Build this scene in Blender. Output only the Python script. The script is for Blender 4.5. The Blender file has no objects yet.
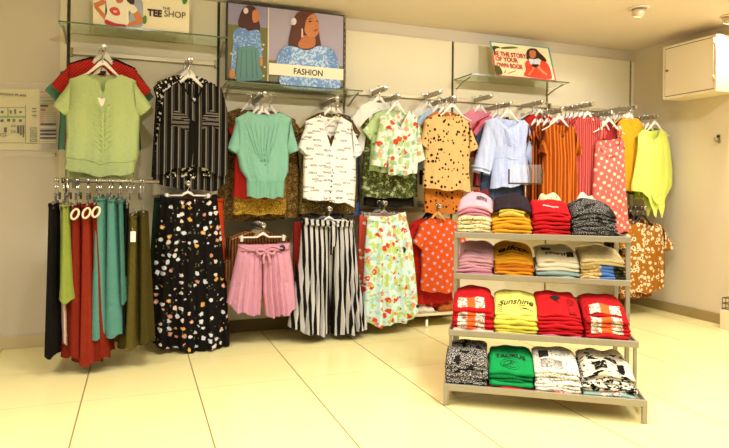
import bpy, bmesh, math, random
from mathutils import Vector, Matrix
random.seed(7)
C = bpy.context.scene.collection
PI = math.pi

# ------------------------------------------------------------------ camera model
F, YAW, ROLL, CH, SX, SY = 584.083, 0.35418, 0.01085, 1.14654, -9.984, -36.144
fw = Vector((math.sin(YAW), math.cos(YAW), 0))
r0 = Vector((math.cos(YAW), -math.sin(YAW), 0)); u0 = Vector((0, 0, 1))
rt = r0 * math.cos(ROLL) + u0 * math.sin(ROLL)
up = -r0 * math.sin(ROLL) + u0 * math.cos(ROLL)
EYE = Vector((0, 0, CH))
def ray(x, y): return fw + rt * ((x - 364.5 - SX) / F) - up * ((y - 224 - SY) / F)
def at(x, y, Y):                       # measured point of the photograph -> point on the plane at depth Y
    d = ray(x, y); return EYE + d * (Y / d.y)
def at_plane(x, y, p, n):
    d = ray(x, y); return EYE + d * ((p - EYE).dot(n) / d.dot(n))

WY, WX, CZ = 4.645, 4.743, 2.58        # back wall, right wall, ceiling

# ------------------------------------------------------------------ materials
def rgb(h):
    if isinstance(h, tuple): return (h[0], h[1], h[2], 1)
    h = h.lstrip('#'); c = [int(h[i:i+2], 16)/255 for i in (0, 2, 4)]
    return tuple((x/12.92 if x <= .04045 else ((x+.055)/1.055)**2.4) for x in c) + (1,)
class NM:
    def __init__(s, name, rough=.8, metal=0.0, spec=.3):
        s.m = bpy.data.materials.new(name); s.m.use_nodes = True
        s.t = s.m.node_tree; s.b = s.t.nodes['Principled BSDF']
        s.b.inputs['Roughness'].default_value = rough; s.b.inputs['Metallic'].default_value = metal
        s.b.inputs['Specular IOR Level'].default_value = spec
    def n(s, t, **kw):
        k = s.t.nodes.new(t)
        for a, v in kw.items(): setattr(k, a, v)
        return k
    def l(s, a, b): s.t.links.new(a, b)
    def uv(s, sx=1, sy=1, rot=0, ox=0, oy=0):
        tc = s.n('ShaderNodeTexCoord'); mp = s.n('ShaderNodeMapping'); s.l(tc.outputs['UV'], mp.inputs[0])
        mp.inputs['Scale'].default_value = (sx, sy, 1); mp.inputs['Rotation'].default_value = (0, 0, rot)
        mp.inputs['Location'].default_value = (ox, oy, 0); return mp.outputs[0]
    def obj(s):
        return s.n('ShaderNodeTexCoord').outputs['Object']
    def math(s, op, a, b=None, c=None):
        k = s.n('ShaderNodeMath', operation=op)
        for i, v in enumerate((a, b, c)):
            if v is None: continue
            if isinstance(v, (int, float)): k.inputs[i].default_value = v
            else: s.l(v, k.inputs[i])
        return k.outputs[0]
    def mix(s, f, a, b):
        k = s.n('ShaderNodeMix', data_type='RGBA')
        for i, v in ((0, f), (6, a), (7, b)):
            if isinstance(v, (int, float)): k.inputs[i].default_value = v
            elif isinstance(v, (str, tuple)): k.inputs[i].default_value = rgb(v)
            else: s.l(v, k.inputs[i])
        return k.outputs[2]
    def noise(s, vec, scale, detail=2, rough=.5):
        k = s.n('ShaderNodeTexNoise'); s.l(vec, k.inputs['Vector']); k.inputs['Scale'].default_value = scale
        k.inputs['Detail'].default_value = detail; k.inputs['Roughness'].default_value = rough
        return k.outputs['Fac']
    def vor(s, vec, scale, rnd=1, feature='F1'):
        k = s.n('ShaderNodeTexVoronoi', feature=feature); s.l(vec, k.inputs['Vector'])
        k.inputs['Scale'].default_value = scale; k.inputs['Randomness'].default_value = rnd
        return k
    def sep(s, v):
        k = s.n('ShaderNodeSeparateXYZ'); s.l(v, k.inputs[0]); return k.outputs
    def ramp(s, f, stops, const=True):
        k = s.n('ShaderNodeValToRGB'); cr = k.color_ramp
        if const: cr.interpolation = 'CONSTANT'
        while len(cr.elements) < len(stops): cr.elements.new(.5)
        for e, (p, c) in zip(cr.elements, stops): e.position = p; e.color = rgb(c)
        s.l(f, k.inputs[0]); return k.outputs[0]
    def col(s, c):
        if isinstance(c, (str, tuple)): s.b.inputs['Base Color'].default_value = rgb(c)
        else: s.l(c, s.b.inputs['Base Color'])
        return s
    def bump(s, h, strength=.3, dist=.01):
        k = s.n('ShaderNodeBump'); k.inputs['Strength'].default_value = strength; k.inputs['Distance'].default_value = dist
        s.l(h, k.inputs['Height']); s.l(k.outputs[0], s.b.inputs['Normal']); return s
    def cloth(s, strength=.35):
        uv = s.uv(); s.bump(s.noise(uv, 22, 5, .62), min(1, strength*1.7), .016); return s
_mc = {}
def cached(fn):
    def w(*a):
        k = (fn.__name__,) + a
        if k not in _mc: _mc[k] = fn(*a)
        return _mc[k]
    return w
@cached
def flat(c, rough=.85, metal=0.0, spec=.3): return NM('paint_' + str(c).strip('#'), rough, metal, spec).col(c).m
@cached
def fab(c, var=.12):
    s = NM('fabric_' + str(c).strip('#'), .9, 0, .12); c2 = tuple(x * (1-var) for x in rgb(c)[:3])
    s.col(s.mix(s.noise(s.uv(), 60, 3), c, c2)); return s.cloth().m
@cached
def stripes(c1, c2, period, duty, jitter=0.0):
    s = NM('striped_or_shaded_fabric', .9, 0, .12); uv = s.uv(); x = s.sep(uv)[0]
    if jitter: x = s.math('ADD', x, s.math('MULTIPLY', s.noise(uv, 9, 1), jitter))
    f = s.math('LESS_THAN', s.math('FRACT', s.math('DIVIDE', x, period)), duty)
    s.col(s.mix(f, c1, c2)); return s.cloth(.25).m
@cached
def pin_stripes():                      # black cloth with grey stripes of uneven width
    s = NM('black_grey_stripe', .9, 0, .12); uv = s.uv(); x = s.sep(uv)[0]
    a = s.math('LESS_THAN', s.math('FRACT', s.math('DIVIDE', x, .046)), .20)
    b = s.math('LESS_THAN', s.math('FRACT', s.math('DIVIDE', s.math('ADD', x, .031), .046)), .09)
    s.col(s.mix(a, s.mix(b, '#14110f', '#5a544e'), '#7d766f')); return s.cloth(.25).m
@cached
def floral(base, cols, scale, r, leaf=None, lr=.12, petal=.5, rnd=.9):
    s = NM('floral_fabric', .9, 0, .12); uv = s.uv(); 
    nz = s.noise(uv, scale*2.3, 2)
    if leaf:
        v2 = s.vor(s.uv(scale*1.3, scale*.7, .6, 3.3, 1.7), 1)
        base = s.mix(s.math('LESS_THAN', v2.outputs['Distance'], lr*3.2), base, leaf)
        v3 = s.vor(s.uv(scale*.8, scale*1.5, -.5, 7.3, 4.7), 1)
        base = s.mix(s.math('LESS_THAN', v3.outputs['Distance'], lr*2.2), base, leaf)
    v = s.vor(uv, scale, rnd)
    d = s.math('ADD', v.outputs['Distance'], s.math('MULTIPLY', s.math('SUBTRACT', nz, .5), petal))
    k = s.n('ShaderNodeSeparateColor'); s.l(v.outputs['Color'], k.inputs[0])
    cr = s.ramp(k.outputs[0], [(i/len(cols), c) for i, c in enumerate(cols)])
    inner = s.math('LESS_THAN', d, r*.38)
    cr2 = s.mix(inner, cr, s.ramp(k.outputs[1], [(0, cols[-1]), (.5, cols[0])]))
    s.col(s.mix(s.math('LESS_THAN', d, r), base, cr2)); return s.cloth(.25).m
@cached
def leopard(base, spot, scale, r):
    s = NM('leopard_fabric', .9, 0, .12); uv = s.uv(1, .85)
    v = s.vor(uv, scale, .8); d = s.math('ADD', v.outputs['Distance'], s.math('MULTIPLY', s.math('SUBTRACT', s.noise(uv, scale*1.8), .5), .22))
    b = s.mix(s.noise(uv, 20), base, tuple(x*.85 for x in rgb(base)[:3]))
    s.col(s.mix(s.math('LESS_THAN', d, r), b, spot)); return s.cloth(.25).m
@cached
def dots(base, dot, scale, r, rot=.785):
    s = NM('dotted_fabric', .9, 0, .12); v = s.vor(s.uv(1, 1, rot), scale, .08)
    b = s.mix(s.noise(s.uv(), 30), base, tuple(x*.85 for x in rgb(base)[:3]))
    s.col(s.mix(s.math('LESS_THAN', v.outputs['Distance'], r), b, dot)); return s.cloth(.25).m
@cached
def daisies(base, ring, core, scale):
    s = NM('daisy_fabric', .9, 0, .12); uv = s.uv(); v = s.vor(uv, scale, .75)
    d = s.math('ADD', v.outputs['Distance'], s.math('MULTIPLY', s.math('SUBTRACT', s.noise(uv, scale*3), .5), .3))
    c = s.mix(s.math('LESS_THAN', d, .46), base, ring); c = s.mix(s.math('LESS_THAN', d, .2), c, core)
    s.col(c); return s.cloth(.2).m
@cached
def script(base, ink, row, word):       # scattered short words
    s = NM('printed_words_fabric', .9, 0, .12); sc = s.uv(1/word, 1/row, .06); v = s.vor(sc, 1, .75)
    d = s.n('ShaderNodeVectorMath', operation='SUBTRACT'); s.l(sc, d.inputs[0]); s.l(v.outputs['Position'], d.inputs[1]); o = s.sep(d.outputs[0])
    w = s.math('MULTIPLY', s.math('LESS_THAN', s.math('ABSOLUTE', o[0]), .30), s.math('LESS_THAN', s.math('ABSOLUTE', o[1]), .13))
    nz = s.noise(s.uv(260, 150), 1, 1)
    s.col(s.mix(s.math('MULTIPLY', w, s.math('GREATER_THAN', nz, .50)), base, ink)); return s.cloth(.3).m
@cached
def camo(cols, scale):
    s = NM('mottled_fabric', .9, 0, .12); uv = s.uv(); nz = s.noise(uv, scale, 3, .6)
    st = [(0, cols[0])] + [(.40 + .2*i/(len(cols)-1), c) for i, c in enumerate(cols[1:], 1)]
    s.col(s.ramp(nz, st)); return s.cloth(.35).m
@cached
def speck(base, ink, amt, sx=160, sy=260):     # dense print
    s = NM('dense_print_fabric', .9, 0, .12); nz = s.noise(s.uv(sx, sy), 1, 2, .6); m = s.noise(s.uv(), 14, 1)
    f = s.math('MULTIPLY', s.math('GREATER_THAN', nz, 1-amt), s.math('GREATER_THAN', m, .4))
    s.col(s.mix(f, base, ink)); return s.cloth(.3).m
@cached
def graphic(edge, cols, half, scale, cx=0.0):           # printed picture down the middle of a tee
    s = NM('graphic_print_fabric', .9, 0, .12); uv = s.uv(); o = s.sep(uv)
    ax = s.math('ABSOLUTE', s.math('SUBTRACT', o[0], cx))
    nz = s.noise(s.uv(scale, scale*1.6), 1, 2, .6)
    p = s.ramp(nz, [(0, cols[0])] + [(.44 + .14*i/(len(cols)-1), c) for i, c in enumerate(cols[1:], 1)])
    mid = s.mix(s.math('LESS_THAN', s.math('ADD', ax, s.math('MULTIPLY', nz, .05)), half*.55), p, cols[-1]) if len(cols) > 3 else p
    s.col(s.mix(s.math('LESS_THAN', s.math('ADD', ax, s.math('MULTIPLY', s.noise(uv, 40), .02)), half), edge, mid)); return s.cloth(.25).m
@cached
def zones(a, b, c):                     # three colour fields side by side
    s = NM('three_colour_fabric', .9, 0, .12); uv = s.uv(); x = s.math('ADD', s.sep(uv)[0], s.math('MULTIPLY', s.math('SUBTRACT', s.noise(uv, 30), .5), .05))
    b1 = s.mix(s.math('GREATER_THAN', s.noise(s.uv(), 70, 2), .52), a, '#a98a4a')
    c1 = s.mix(s.math('GREATER_THAN', s.noise(s.uv(), 45, 2), .5), c, '#15140c')
    k = s.mix(s.math('GREATER_THAN', x, -.015), b1, b); s.col(s.mix(s.math('GREATER_THAN', x, .06), k, c1)); return s.cloth(.3).m

STEEL = flat('#a39c90', .34, .85, .5); CHROME = flat('#cfcac0', .18, 1.0, .5); SHELFM = flat('#a79f8c', .42, .55, .5)
DARK = flat('#1c1712', .6); WHITEPL = flat('#efe9dd', .45, 0, .4); BLACKPL = flat('#171412', .4, 0, .4); GREYPL = flat('#8f8a82', .45, 0, .4)
s = NM('clear_glass', .03, 0, .5); s.col('#e6f2e4'); s.b.inputs['Transmission Weight'].default_value = 1; s.b.inputs['IOR'].default_value = 1.15; GLASS = s.m
s = NM('glass_edge', .2, 0, .5); s.col('#56654a'); GEDGE = s.m
s = NM('acrylic_sheet', .08, 0, .5); s.col('#fff8ea'); s.b.inputs['Alpha'].default_value = .07; ACR = s.m

# ------------------------------------------------------------------ mesh builder
class MB:
    def __init__(s): s.v = []; s.f = []; s.uv = []; s.mi = []; s.sm = []
    def add(s, vs, fs, uvs=None, mi=0, sm=True):
        o = len(s.v); s.v += [tuple(v) for v in vs]
        s.uv += uvs if uvs else [(v[0], v[2]) for v in vs]
        for f in fs: s.f.append([i+o for i in f]); s.mi.append(mi); s.sm.append(sm)
    def box(s, a, b, mi=0, bev=0):
        x0, y0, z0 = a; x1, y1, z1 = b
        s.add([(x0,y0,z0),(x1,y0,z0),(x1,y1,z0),(x0,y1,z0),(x0,y0,z1),(x1,y0,z1),(x1,y1,z1),(x0,y1,z1)],
              [(3,2,1,0),(4,5,6,7),(0,1,5,4),(1,2,6,5),(2,3,7,6),(3,0,4,7)], None, mi, False); return s
    def tube(s, pts, r, n=8, mi=0, ry=None, caps=True, closed=False):
        pts = [Vector(p) for p in pts]; rings = []; m = len(pts)
        for i, p in enumerate(pts):
            if closed: t = (pts[(i+1) % m] - pts[i-1]).normalized()
            else: t = (pts[min(i+1, m-1)] - pts[max(i-1, 0)]).normalized()
            a = Vector((0, 1, 0)) if abs(t.y) < .9 else Vector((0, 0, 1))
            q = t.cross(a).normalized(); w = q.cross(t).normalized()
            rr = r[i] if isinstance(r, (list, tuple)) else r; r2 = rr if ry is None else ry
            rings.append([p + q*rr*math.cos(2*PI*k/n) + w*r2*math.sin(2*PI*k/n) for k in range(n)])
        vs = [v for g in rings for v in g]; fs = []
        for i in range(m if closed else m-1):
            j = (i+1) % m
            for k in range(n): fs.append((i*n+k, i*n+(k+1) % n, j*n+(k+1) % n, j*n+k))
        if caps and not closed: fs.append(tuple(range(n-1, -1, -1))); fs.append(tuple((m-1)*n+k for k in range(n)))
        s.add(vs, fs, None, mi); return s
    def grid(s, fn, nu, nv, mi=0, flip=False, uvfn=None):
        vs = []; uvs = []
        for j in range(nv+1):
            for i in range(nu+1):
                p = fn(i/nu, j/nv); vs.append(p); uvs.append(uvfn(p, i/nu, j/nv) if uvfn else (p[0], p[2]))
        fs = []
        for j in range(nv):
            for i in range(nu):
                q = (j*(nu+1)+i, j*(nu+1)+i+1, (j+1)*(nu+1)+i+1, (j+1)*(nu+1)+i)
                fs.append(q[::-1] if flip else q)
        s.add(vs, fs, uvs, mi); return s
    def poly(s, pts, mi=0):              # flat outline, filled
        bm = bmesh.new(); vv = [bm.verts.new(p) for p in pts]
        bmesh.ops.triangulate(bm, faces=[bm.faces.new(vv)]); bm.verts.index_update()
        s.add([v.co.copy() for v in bm.verts], [[v.index for v in f.verts] for f in bm.faces], None, mi, False); bm.free(); return s
    def build(s, name, mats, parent=None, weld=False, bev=0):
        me = bpy.data.meshes.new(name); me.from_pydata(s.v, [], s.f)
        if not isinstance(mats, (list, tuple)): mats = [mats]
        for m in mats: me.materials.append(m)
        ul = me.uv_layers.new(name='UVMap')
        for p in me.polygons:
            p.material_index = s.mi[p.index]; p.use_smooth = s.sm[p.index]
            for li in p.loop_indices: ul.data[li].uv = s.uv[me.loops[li].vertex_index]
        if weld or bev:
            bm = bmesh.new(); bm.from_mesh(me)
            if weld: bmesh.ops.remove_doubles(bm, verts=bm.verts, dist=1e-5)
            if bev: bmesh.ops.bevel(bm, geom=bm.edges[:], offset=bev, segments=2, affect='EDGES', profile=.5)
            bm.to_mesh(me); bm.free()
        me.update(); o = bpy.data.objects.new(name, me); C.objects.link(o)
        if parent: o.parent = parent
        return o
def tag(o, label=None, cat=None, group=None, kind=None):
    for k, v in (('label', label), ('category', cat), ('group', group), ('kind', kind)):
        if v: o[k] = v
    if label and not (4 <= len(label.split()) <= 16): print('LABEL LEN', len(label.split()), label)
    return o
def empty(name, loc, label, cat, group=None):
    o = bpy.data.objects.new(name, None); C.objects.link(o); o.location = loc; o.empty_display_size = .1
    return tag(o, label, cat, group)
def interp(pts, x):                      # piecewise linear on sorted (x, y)
    if x <= pts[0][0]: return pts[0][1]
    for a, b in zip(pts, pts[1:]):
        if x <= b[0]: 
            return a[1] if b[0] == a[0] else a[1] + (b[1]-a[1])*(x-a[0])/(b[0]-a[0])
    return pts[-1][1]
def spline(pts, n=5, closed=True):       # smooth closed outline
    out = []; m = len(pts)
    for i in range(m if closed else m-1):
        g = lambda k: Vector(pts[k % m]) if closed else Vector(pts[max(0, min(m-1, k))])
        p0, p1, p2, p3 = g(i-1), g(i), g(i+1), g(i+2)
        for k in range(n):
            t = k/n
            out.append(.5*((2*p1)+(p2-p0)*t+(2*p0-5*p1+4*p2-p3)*t*t+(3*p1-p0-3*p2+p3)*t**3))
    if not closed: out.append(Vector(pts[-1]))
    return out
def text_mb(body, size, bold=0.0, align='LEFT', space=1.0):
    cu = bpy.data.curves.new('lettering', 'FONT'); cu.body = body; cu.size = size; cu.offset = bold; cu.align_x = align; cu.space_character = space
    cu.resolution_u = 4
    o = bpy.data.objects.new('lettering', cu); C.objects.link(o); dg = bpy.context.evaluated_depsgraph_get()
    me = bpy.data.meshes.new_from_object(o.evaluated_get(dg)); vs = [v.co.copy() for v in me.vertices]; fs = [list(p.vertices) for p in me.polygons]
    bpy.data.objects.remove(o); bpy.data.curves.remove(cu); bpy.data.meshes.remove(me); return vs, fs

# ------------------------------------------------------------------ room
def struct(name, mb, m, bev=0): return tag(mb.build(name, m, None, False, bev), kind='structure')
# floor: 0.6 m cream glazed tiles with dark joints
s = NM('cream_floor_tile', .22, 0, .5); g = s.n('ShaderNodeNewGeometry'); o = s.sep(g.outputs['Position'])
T = .6; X0, Y0 = -.8731, 4.00184
fx = s.math('FRACT', s.math('DIVIDE', s.math('SUBTRACT', o[0], X0 - 12*T), T)); fy = s.math('FRACT', s.math('DIVIDE', s.math('SUBTRACT', o[1], Y0 - 20*T), T))
ex = s.math('MINIMUM', fx, s.math('SUBTRACT', 1, fx)); ey = s.math('MINIMUM', fy, s.math('SUBTRACT', 1, fy))
j = s.math('LESS_THAN', ex, .0062); j2 = s.math('LESS_THAN', ey, .0050)
mp = s.n('ShaderNodeVectorMath', operation='MULTIPLY'); s.l(g.outputs['Position'], mp.inputs[0]); mp.inputs[1].default_value = (1, 1, 1)
tile = s.mix(s.noise(mp.outputs[0], 2.5, 4), '#f3e6a6', '#eedf9a')
s.col(s.mix(j, s.mix(j2, tile, '#c2b184'), '#8b7a4c')); 
s.l(s.math('ADD', s.math('MULTIPLY', s.math('MAXIMUM', j, j2), .5), .22), s.b.inputs['Roughness'])
struct('floor', MB().box((-4, -3, -.1), (6.0, WY+.2, 0)), s.m)
def plaster(name, c, c2, sc=6, rough=.85, st=.12):
    s = NM(name, rough, 0, .25); ob = s.obj(); s.col(s.mix(s.noise(ob, 1.3, 3), c, c2)); s.bump(s.noise(ob, 90, 3), st, .004); return s.m
WALLP = plaster('painted_plaster', '#d2c6b2', '#cbbda6'); PANEL = plaster('cream_wall_board', '#e4d9ba', '#dfd2b0', rough=.6, st=.04)
CEIL = plaster('ceiling_paint', '#ecddca', '#e8d7c2'); RWALL = plaster('right_wall_paint', '#e0d2b6', '#dacbae')
struct('ceiling', MB().box((-4, -3, CZ), (6.0, WY+.2, CZ+.1)), CEIL)
struct('wall_back', MB().box((-4, WY, 0), (WX+.2, WY+.2, CZ)), WALLP)
struct('wall_right', MB().box((WX, 1.0, 0), (WX+.2, WY, CZ)), RWALL)
BASE = flat('#cbb98c', .5); BASED = flat('#a28c5c', .45)
struct('baseboard_back', MB().box((-4, WY-.014, 0), (-.49, WY-.001, .085)), BASE, .003)
struct('baseboard_right', MB().box((WX-.016, 3.56, 0), (WX-.001, WY-.03, .09)), BASED, .003)
UPX = [-.478, .57, 1.605, 2.634, 3.665, 4.695]
SLOT = flat('#2a2114', .6); 
for i in range(5):                       # wall boards of the five bays
    x0, x1 = UPX[i] + .011, UPX[i+1] - .011; top = CZ - .004 if i < 2 else 2.468
    struct('trim_%d' % (i+1), MB().box((x0, WY-.03, .1), (x1, WY-.001, top)), PANEL, .0015)
for i in range(6):                       # slotted uprights set between the boards
    top = CZ - .005 if i < 3 else 2.47
    mb = MB().box((UPX[i]-.010, WY-.022, .06), (UPX[i]+.010, WY-.001, top), 0)
    z = .15
    while z < top - .05:
        mb.box((UPX[i]-.003, WY-.0235, z), (UPX[i]+.003, WY-.0215, z+.03), 1); z += .05
    struct('trim_%d' % (i+6), mb, [flat('#4a3d22', .5) if i in (0, 1, 3) else flat('#8d7a4c', .5), SLOT])
struct('trim_12', MB().box((-.49, WY-.028, 0), (WX-.02, WY-.001, .098)), flat('#6f5a2c', .6))       # plinth strip below the boards
struct('trim_13', MB().box((UPX[5]+.012, WY-.03, .1), (WX-.002, WY-.001, 2.468)), PANEL)
struct('trim_14', MB().box((UPX[0]-.055, WY-.03, .0), (UPX[0]-.012, WY-.001, CZ-.004)), PANEL)       # edge strip of the fitting

# wall rails between uprights
RAILZ = [2.09, 1.885, 1.945, 1.945, 1.945]
for i in range(5):
    x0, x1 = UPX[i], UPX[i+1]; z = RAILZ[i]
    r = empty('wall_rail', (0, 0, 0), ['cream steel rail behind the lime tee and striped shirt', 'cream steel rail behind the teal blouse and word-print shirt',
        'cream steel rail behind the tropical blouse and leopard tee', 'cream steel rail behind the pale blue blouse, under the glass shelf', 'cream steel rail nearest the room corner behind the coral dress'][i], 'rail', 'wall rails of the five bays')
    MB().box((x0+.03, WY-.058, z-.016), (x1-.03, WY-.036, z+.016)).build('bar', flat('#cfc09a', .4, .2, .5), r, False, .003)
    for x in (x0+.012, x1-.03): MB().box((x, WY-.058, z-.03), (x+.018, WY-.0225, z+.03)).build('bracket', flat('#8f8262', .4, .4, .5), r, False, .002)
# second, lower rails hold the lower arms
for i in range(1, 4):
    x0, x1 = UPX[i], UPX[i+1]; z = .955
    r = empty('wall_rail', (0, 0, 0), ['steel rail behind the pink shorts and striped trousers', 'steel rail behind the tropical skirt and orange dotted blouse', 'steel rail low behind the tiered display stand'][i-1], 'rail', 'lower wall rails')
    MB().box((x0+.03, WY-.058, z-.016), (x1-.03, WY-.036, z+.016)).build('bar', flat('#9c8c62', .4, .2, .5), r, False, .003)
    for x in (x0+.012, x1-.03): MB().box((x, WY-.058, z-.03), (x+.018, WY-.0225, z+.03)).build('bracket', flat('#8f8262', .4, .4, .5), r, False, .002)

# glass shelves on brackets
def glass_shelf(x0, x1, yf, z, label):
    r = empty('glass_shelf', ((x0+x1)/2, WY-.03, z), label, 'shelf', 'glass shelves above the rails')
    cx = (x0+x1)/2; w = (x1-x0)/2; d = WY-.034-yf; 
    MB().box((-w, -d, 0), (w, 0, .010)).build('glass_pane', [GLASS], r)
    MB().box((-w, -d-.0015, 0), (w, -d-.0005, .010)).box((-w-.0015, -d, 0), (-w-.0005, 0, .010)).box((w+.0005, -d, 0), (w+.0015, 0, .010)).build('polished_edge', GEDGE, r)
    for sx in (-w+.02, w-.02):
        pts = [(sx, -.001, -.075), (sx, -.03, -.07), (sx, -.12, -.035), (sx, -d*.8, -.007)]
        MB().tube(spline(pts, 4, False), .008, 8, 0, .005).build('bracket', SHELFM, r)
z1 = at(66, 21.7, 4.31).z; z2 = at(226, 80.9, 4.33).z; z4 = at(479, 74.4, 4.31).z
glass_shelf(UPX[0]-.03, UPX[1]+.03, 4.31, z1-.005, 'glass shelf under the white tee shop sign')
glass_shelf(UPX[1]+.035, UPX[2]+.06, 4.33, z2-.005, 'glass shelf under the large fashion photo board')
glass_shelf(UPX[3]+.015, UPX[4]+.005, 4.31, z4-.005, 'glass shelf carrying the red lettered book sign')

# ------------------------------------------------------------------ flat printed signs
class Sign:
    """prints shapes on one plane; outlines are measured on the photograph and laid onto the board's own plane"""
    def __init__(s, p, n, ox, oy, sc): s.p = Vector(p); s.n = Vector(n).normalized(); s.o = (ox, oy, sc); s.k = 0; s.mb = MB(); s.mats = []
    def pt(s, x, y, lift=0): return at_plane(s.o[0]+x/s.o[2], s.o[1]+y/s.o[2], s.p + s.n*lift, s.n)
    def m(s, mat):
        if mat not in s.mats: s.mats.append(mat)
        return s.mats.index(mat)
    def shape(s, pts, mat, smooth=False, lift=None):
        if isinstance(mat, str): mat = flat(mat, .5)
        s.k += 1; lf = lift or .0004*s.k
        w = [s.pt(x, y, lf) for x, y in pts]
        s.mb.poly(spline(w, 4) if smooth else w, s.m(mat)); return s
    def dot(s, x, y, r, mat, ry=None):
        return s.shape([(x+r*math.cos(a*PI/5), y+(ry or r)*math.sin(a*PI/5)) for a in range(10)], mat)
    def text(s, body, xl, xr, ybase, mat, bold=0.0, hpx=None, parent=None):
        vs, fs = text_mb(body, 1, bold); w = max(v.x for v in vs) - min(v.x for v in vs); x0 = min(v.x for v in vs)
        a = s.pt(xl, ybase, .001+.0004*s.k); b = s.pt(xr, ybase, .001+.0004*s.k); b.z = a.z if abs(s.n.z) < .05 else b.z
        ux = Vector((1, 0, 0)); uz = s.n.cross(ux).normalized(); uz = uz if uz.z > 0 else -uz
        sc = (b.x-a.x)/w; sz = sc if hpx is None else (s.pt(xl, ybase-hpx) - s.pt(xl, ybase)).length/.72
        out = [a + ux*(v.x-x0)*sc + uz*v.y*sz for v in vs]
        o = MB(); o.add(out, fs, None, 0, False); return o.build('lettering', flat(mat, .5), parent)
def board(o, p00, p10, p11, p01, th, name, mat):   # slab behind a print: four corners, thickness backwards
    vs = [Vector(p) for p in (p00, p10, p11, p01)]; n = (vs[1]-vs[0]).cross(vs[3]-vs[0]).normalized()
    if n.y < 0: n = -n
    mb = MB(); mb.add(vs + [v + n*th for v in vs], [(0,1,2,3),(7,6,5,4),(1,0,4,5),(2,1,5,6),(3,2,6,7),(0,3,7,4)], None, 0, False)
    return mb.build(name, mat, o, False)
Z3 = Vector((0, 0, 0))
# fashion photo board
FY = 4.47
sg = Sign((0, FY, 0), (0, -1, 0), 220, 0, 4.479)
tl = sg.pt(30, 8); br = sg.pt(555, 394); zt, zb = 2.545, max(z2+.008, br.z)
r = empty('photo_board', (0, 0, 0), 'large fashion photo board of a woman in blue, standing on glass shelf', 'sign')
mb = MB(); mb.box((tl.x, FY+.002, zb), (br.x, FY+.05, zt)); mb.build('frame', flat('#2d2a26', .4), r, False, .003)
def rect(x0, y0, x1, y1, l=(0, 0)): return [(x0, y0), (x1, y0+(x1-x0)*l[0]), (x1, y1+(x1-x0)*l[1]), (x0, y1)]
sg.k = 1
def wrect(x0, z0, x1, z1, mat):          # rectangle in the board's own metres
    sg.k += 1; y = FY - .0004*sg.k; sg.mb.poly([(x0, y, z0), (x1, y, z0), (x1, y, z1), (x0, y, z1)], sg.m(flat(mat, .5)))
xs = sg.pt(213, 200).x; xs2 = sg.pt(218, 200).x
wrect(tl.x+.012, zb+.01, xs, zt-.012, '#8f86a0'); zf = sg.pt(60, 110).z; wrect(tl.x+.012, zb+.01, xs, zf, '#6f6a33')
wrect(xs2, zb+.01, br.x-.012, zt-.012, '#a79aa8'); zg = sg.pt(300, 275).z; wrect(xs2, zb+.01, br.x-.012, zg, '#7d7450')
wrect(xs, zb+.01, xs2, zt-.012, '#dccfae')
BLUE = speck('#6d8fc4', '#a9c0e2', .46, 60, 90); BLUE2 = speck('#7fa2d6', '#c3d6f0', .5, 45, 45); SKIN = '#c47a46'
for q in ((195, 200), (60, 270), (200, 300), (190, 220), (50, 240), (70, 350), (195, 340)): sg.dot(q[0], q[1], 5, '#d8c98a')
S = lambda p, m: sg.shape(p, m, True)
S([(82,112),(88,70),(104,38),(128,25),(158,34),(168,75),(180,118),(170,138),(110,134)], '#4a2412')
S([(148,48),(166,44),(176,62),(177,84),(166,98),(150,100),(144,72)], SKIN)
S([(60,150),(78,126),(112,128),(130,140),(150,134),(172,136),(182,165),(170,216),(86,218),(82,180),(66,322),(48,316),(58,210)], BLUE)
S([(176,165),(186,200),(190,255),(178,258),(170,210)], BLUE)
S([(85,216),(166,214),(178,290),(188,352),(130,362),(72,358),(80,280)], '#5f8a85')
for x in (96, 118, 140, 156): sg.shape([(x, 222), (x+3, 222), (x+(x-125)*.25+6, 350), (x+(x-125)*.25, 350)], '#4d746f')
S([(46,312),(64,318),(66,345),(52,352),(42,342)], '#c9824c'); S([(178,256),(190,262),(190,292),(180,294)], '#c9824c')
sg.dot(116, 48, 11, '#dcc9c6', 14)
S([(308,216),(318,130),(336,72),(374,48),(416,56),(440,96),(444,150),(452,214),(420,220),(360,222)], '#54280f')
S([(358,168),(392,158),(424,166),(424,206),(386,218),(352,208)], '#b76d3c')
S([(376,92),(384,70),(408,60),(430,70),(438,96),(444,122),(440,150),(424,166),(402,164),(380,142)], SKIN)
S([(336,74),(374,48),(416,58),(398,72),(384,96),(376,140),(352,190),(320,190)], '#5b2c12')
sg.shape([(392,98),(404,92),(414,95),(404,100)], '#2a1208'); sg.shape([(390,88),(404,82),(416,84),(404,87)], '#3a1a0a'); sg.shape([(430,94),(438,92),(438,97),(431,98)], '#2a1208')
sg.shape([(428,112),(434,118),(427,122)], '#9c5a2e'); S([(420,134),(436,129),(438,134),(426,142)], '#a5402c')
sg.shape([(365,128),(371,128),(373,166),(364,166)], '#d9b4ab'); sg.dot(330, 96, 13, '#d9cfcf', 17); sg.dot(322, 104, 7, '#c9bdbd')
S([(258,262),(272,228),(300,206),(345,212),(392,226),(440,206),(484,214),(514,236),(532,296),(500,318),(276,312)], BLUE2)
S([(258,262),(272,228),(300,206),(318,240),(300,300),(268,300)], BLUE); S([(484,214),(514,236),(532,296),(500,306),(478,262)], BLUE)
zb0, zb1 = sg.pt(215, 335).z, sg.pt(215, 283).z
S([(276,340),(400,345),(528,352),(526,400),(400,398),(282,384)], BLUE2)
sg.k += 2; y = FY - .0004*sg.k; 
sg.mb.poly([(xs2, y, zb0), (br.x-.012, y, zb0), (br.x-.012, y, zb1), (xs2, y, zb1)], sg.m(flat('#f2e7c8', .5)))
sg.mb.build('photo_print', sg.mats, r)
sg.text('FASHION', 330, 460, 331, '#1d1712', .02, 27, r)

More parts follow.
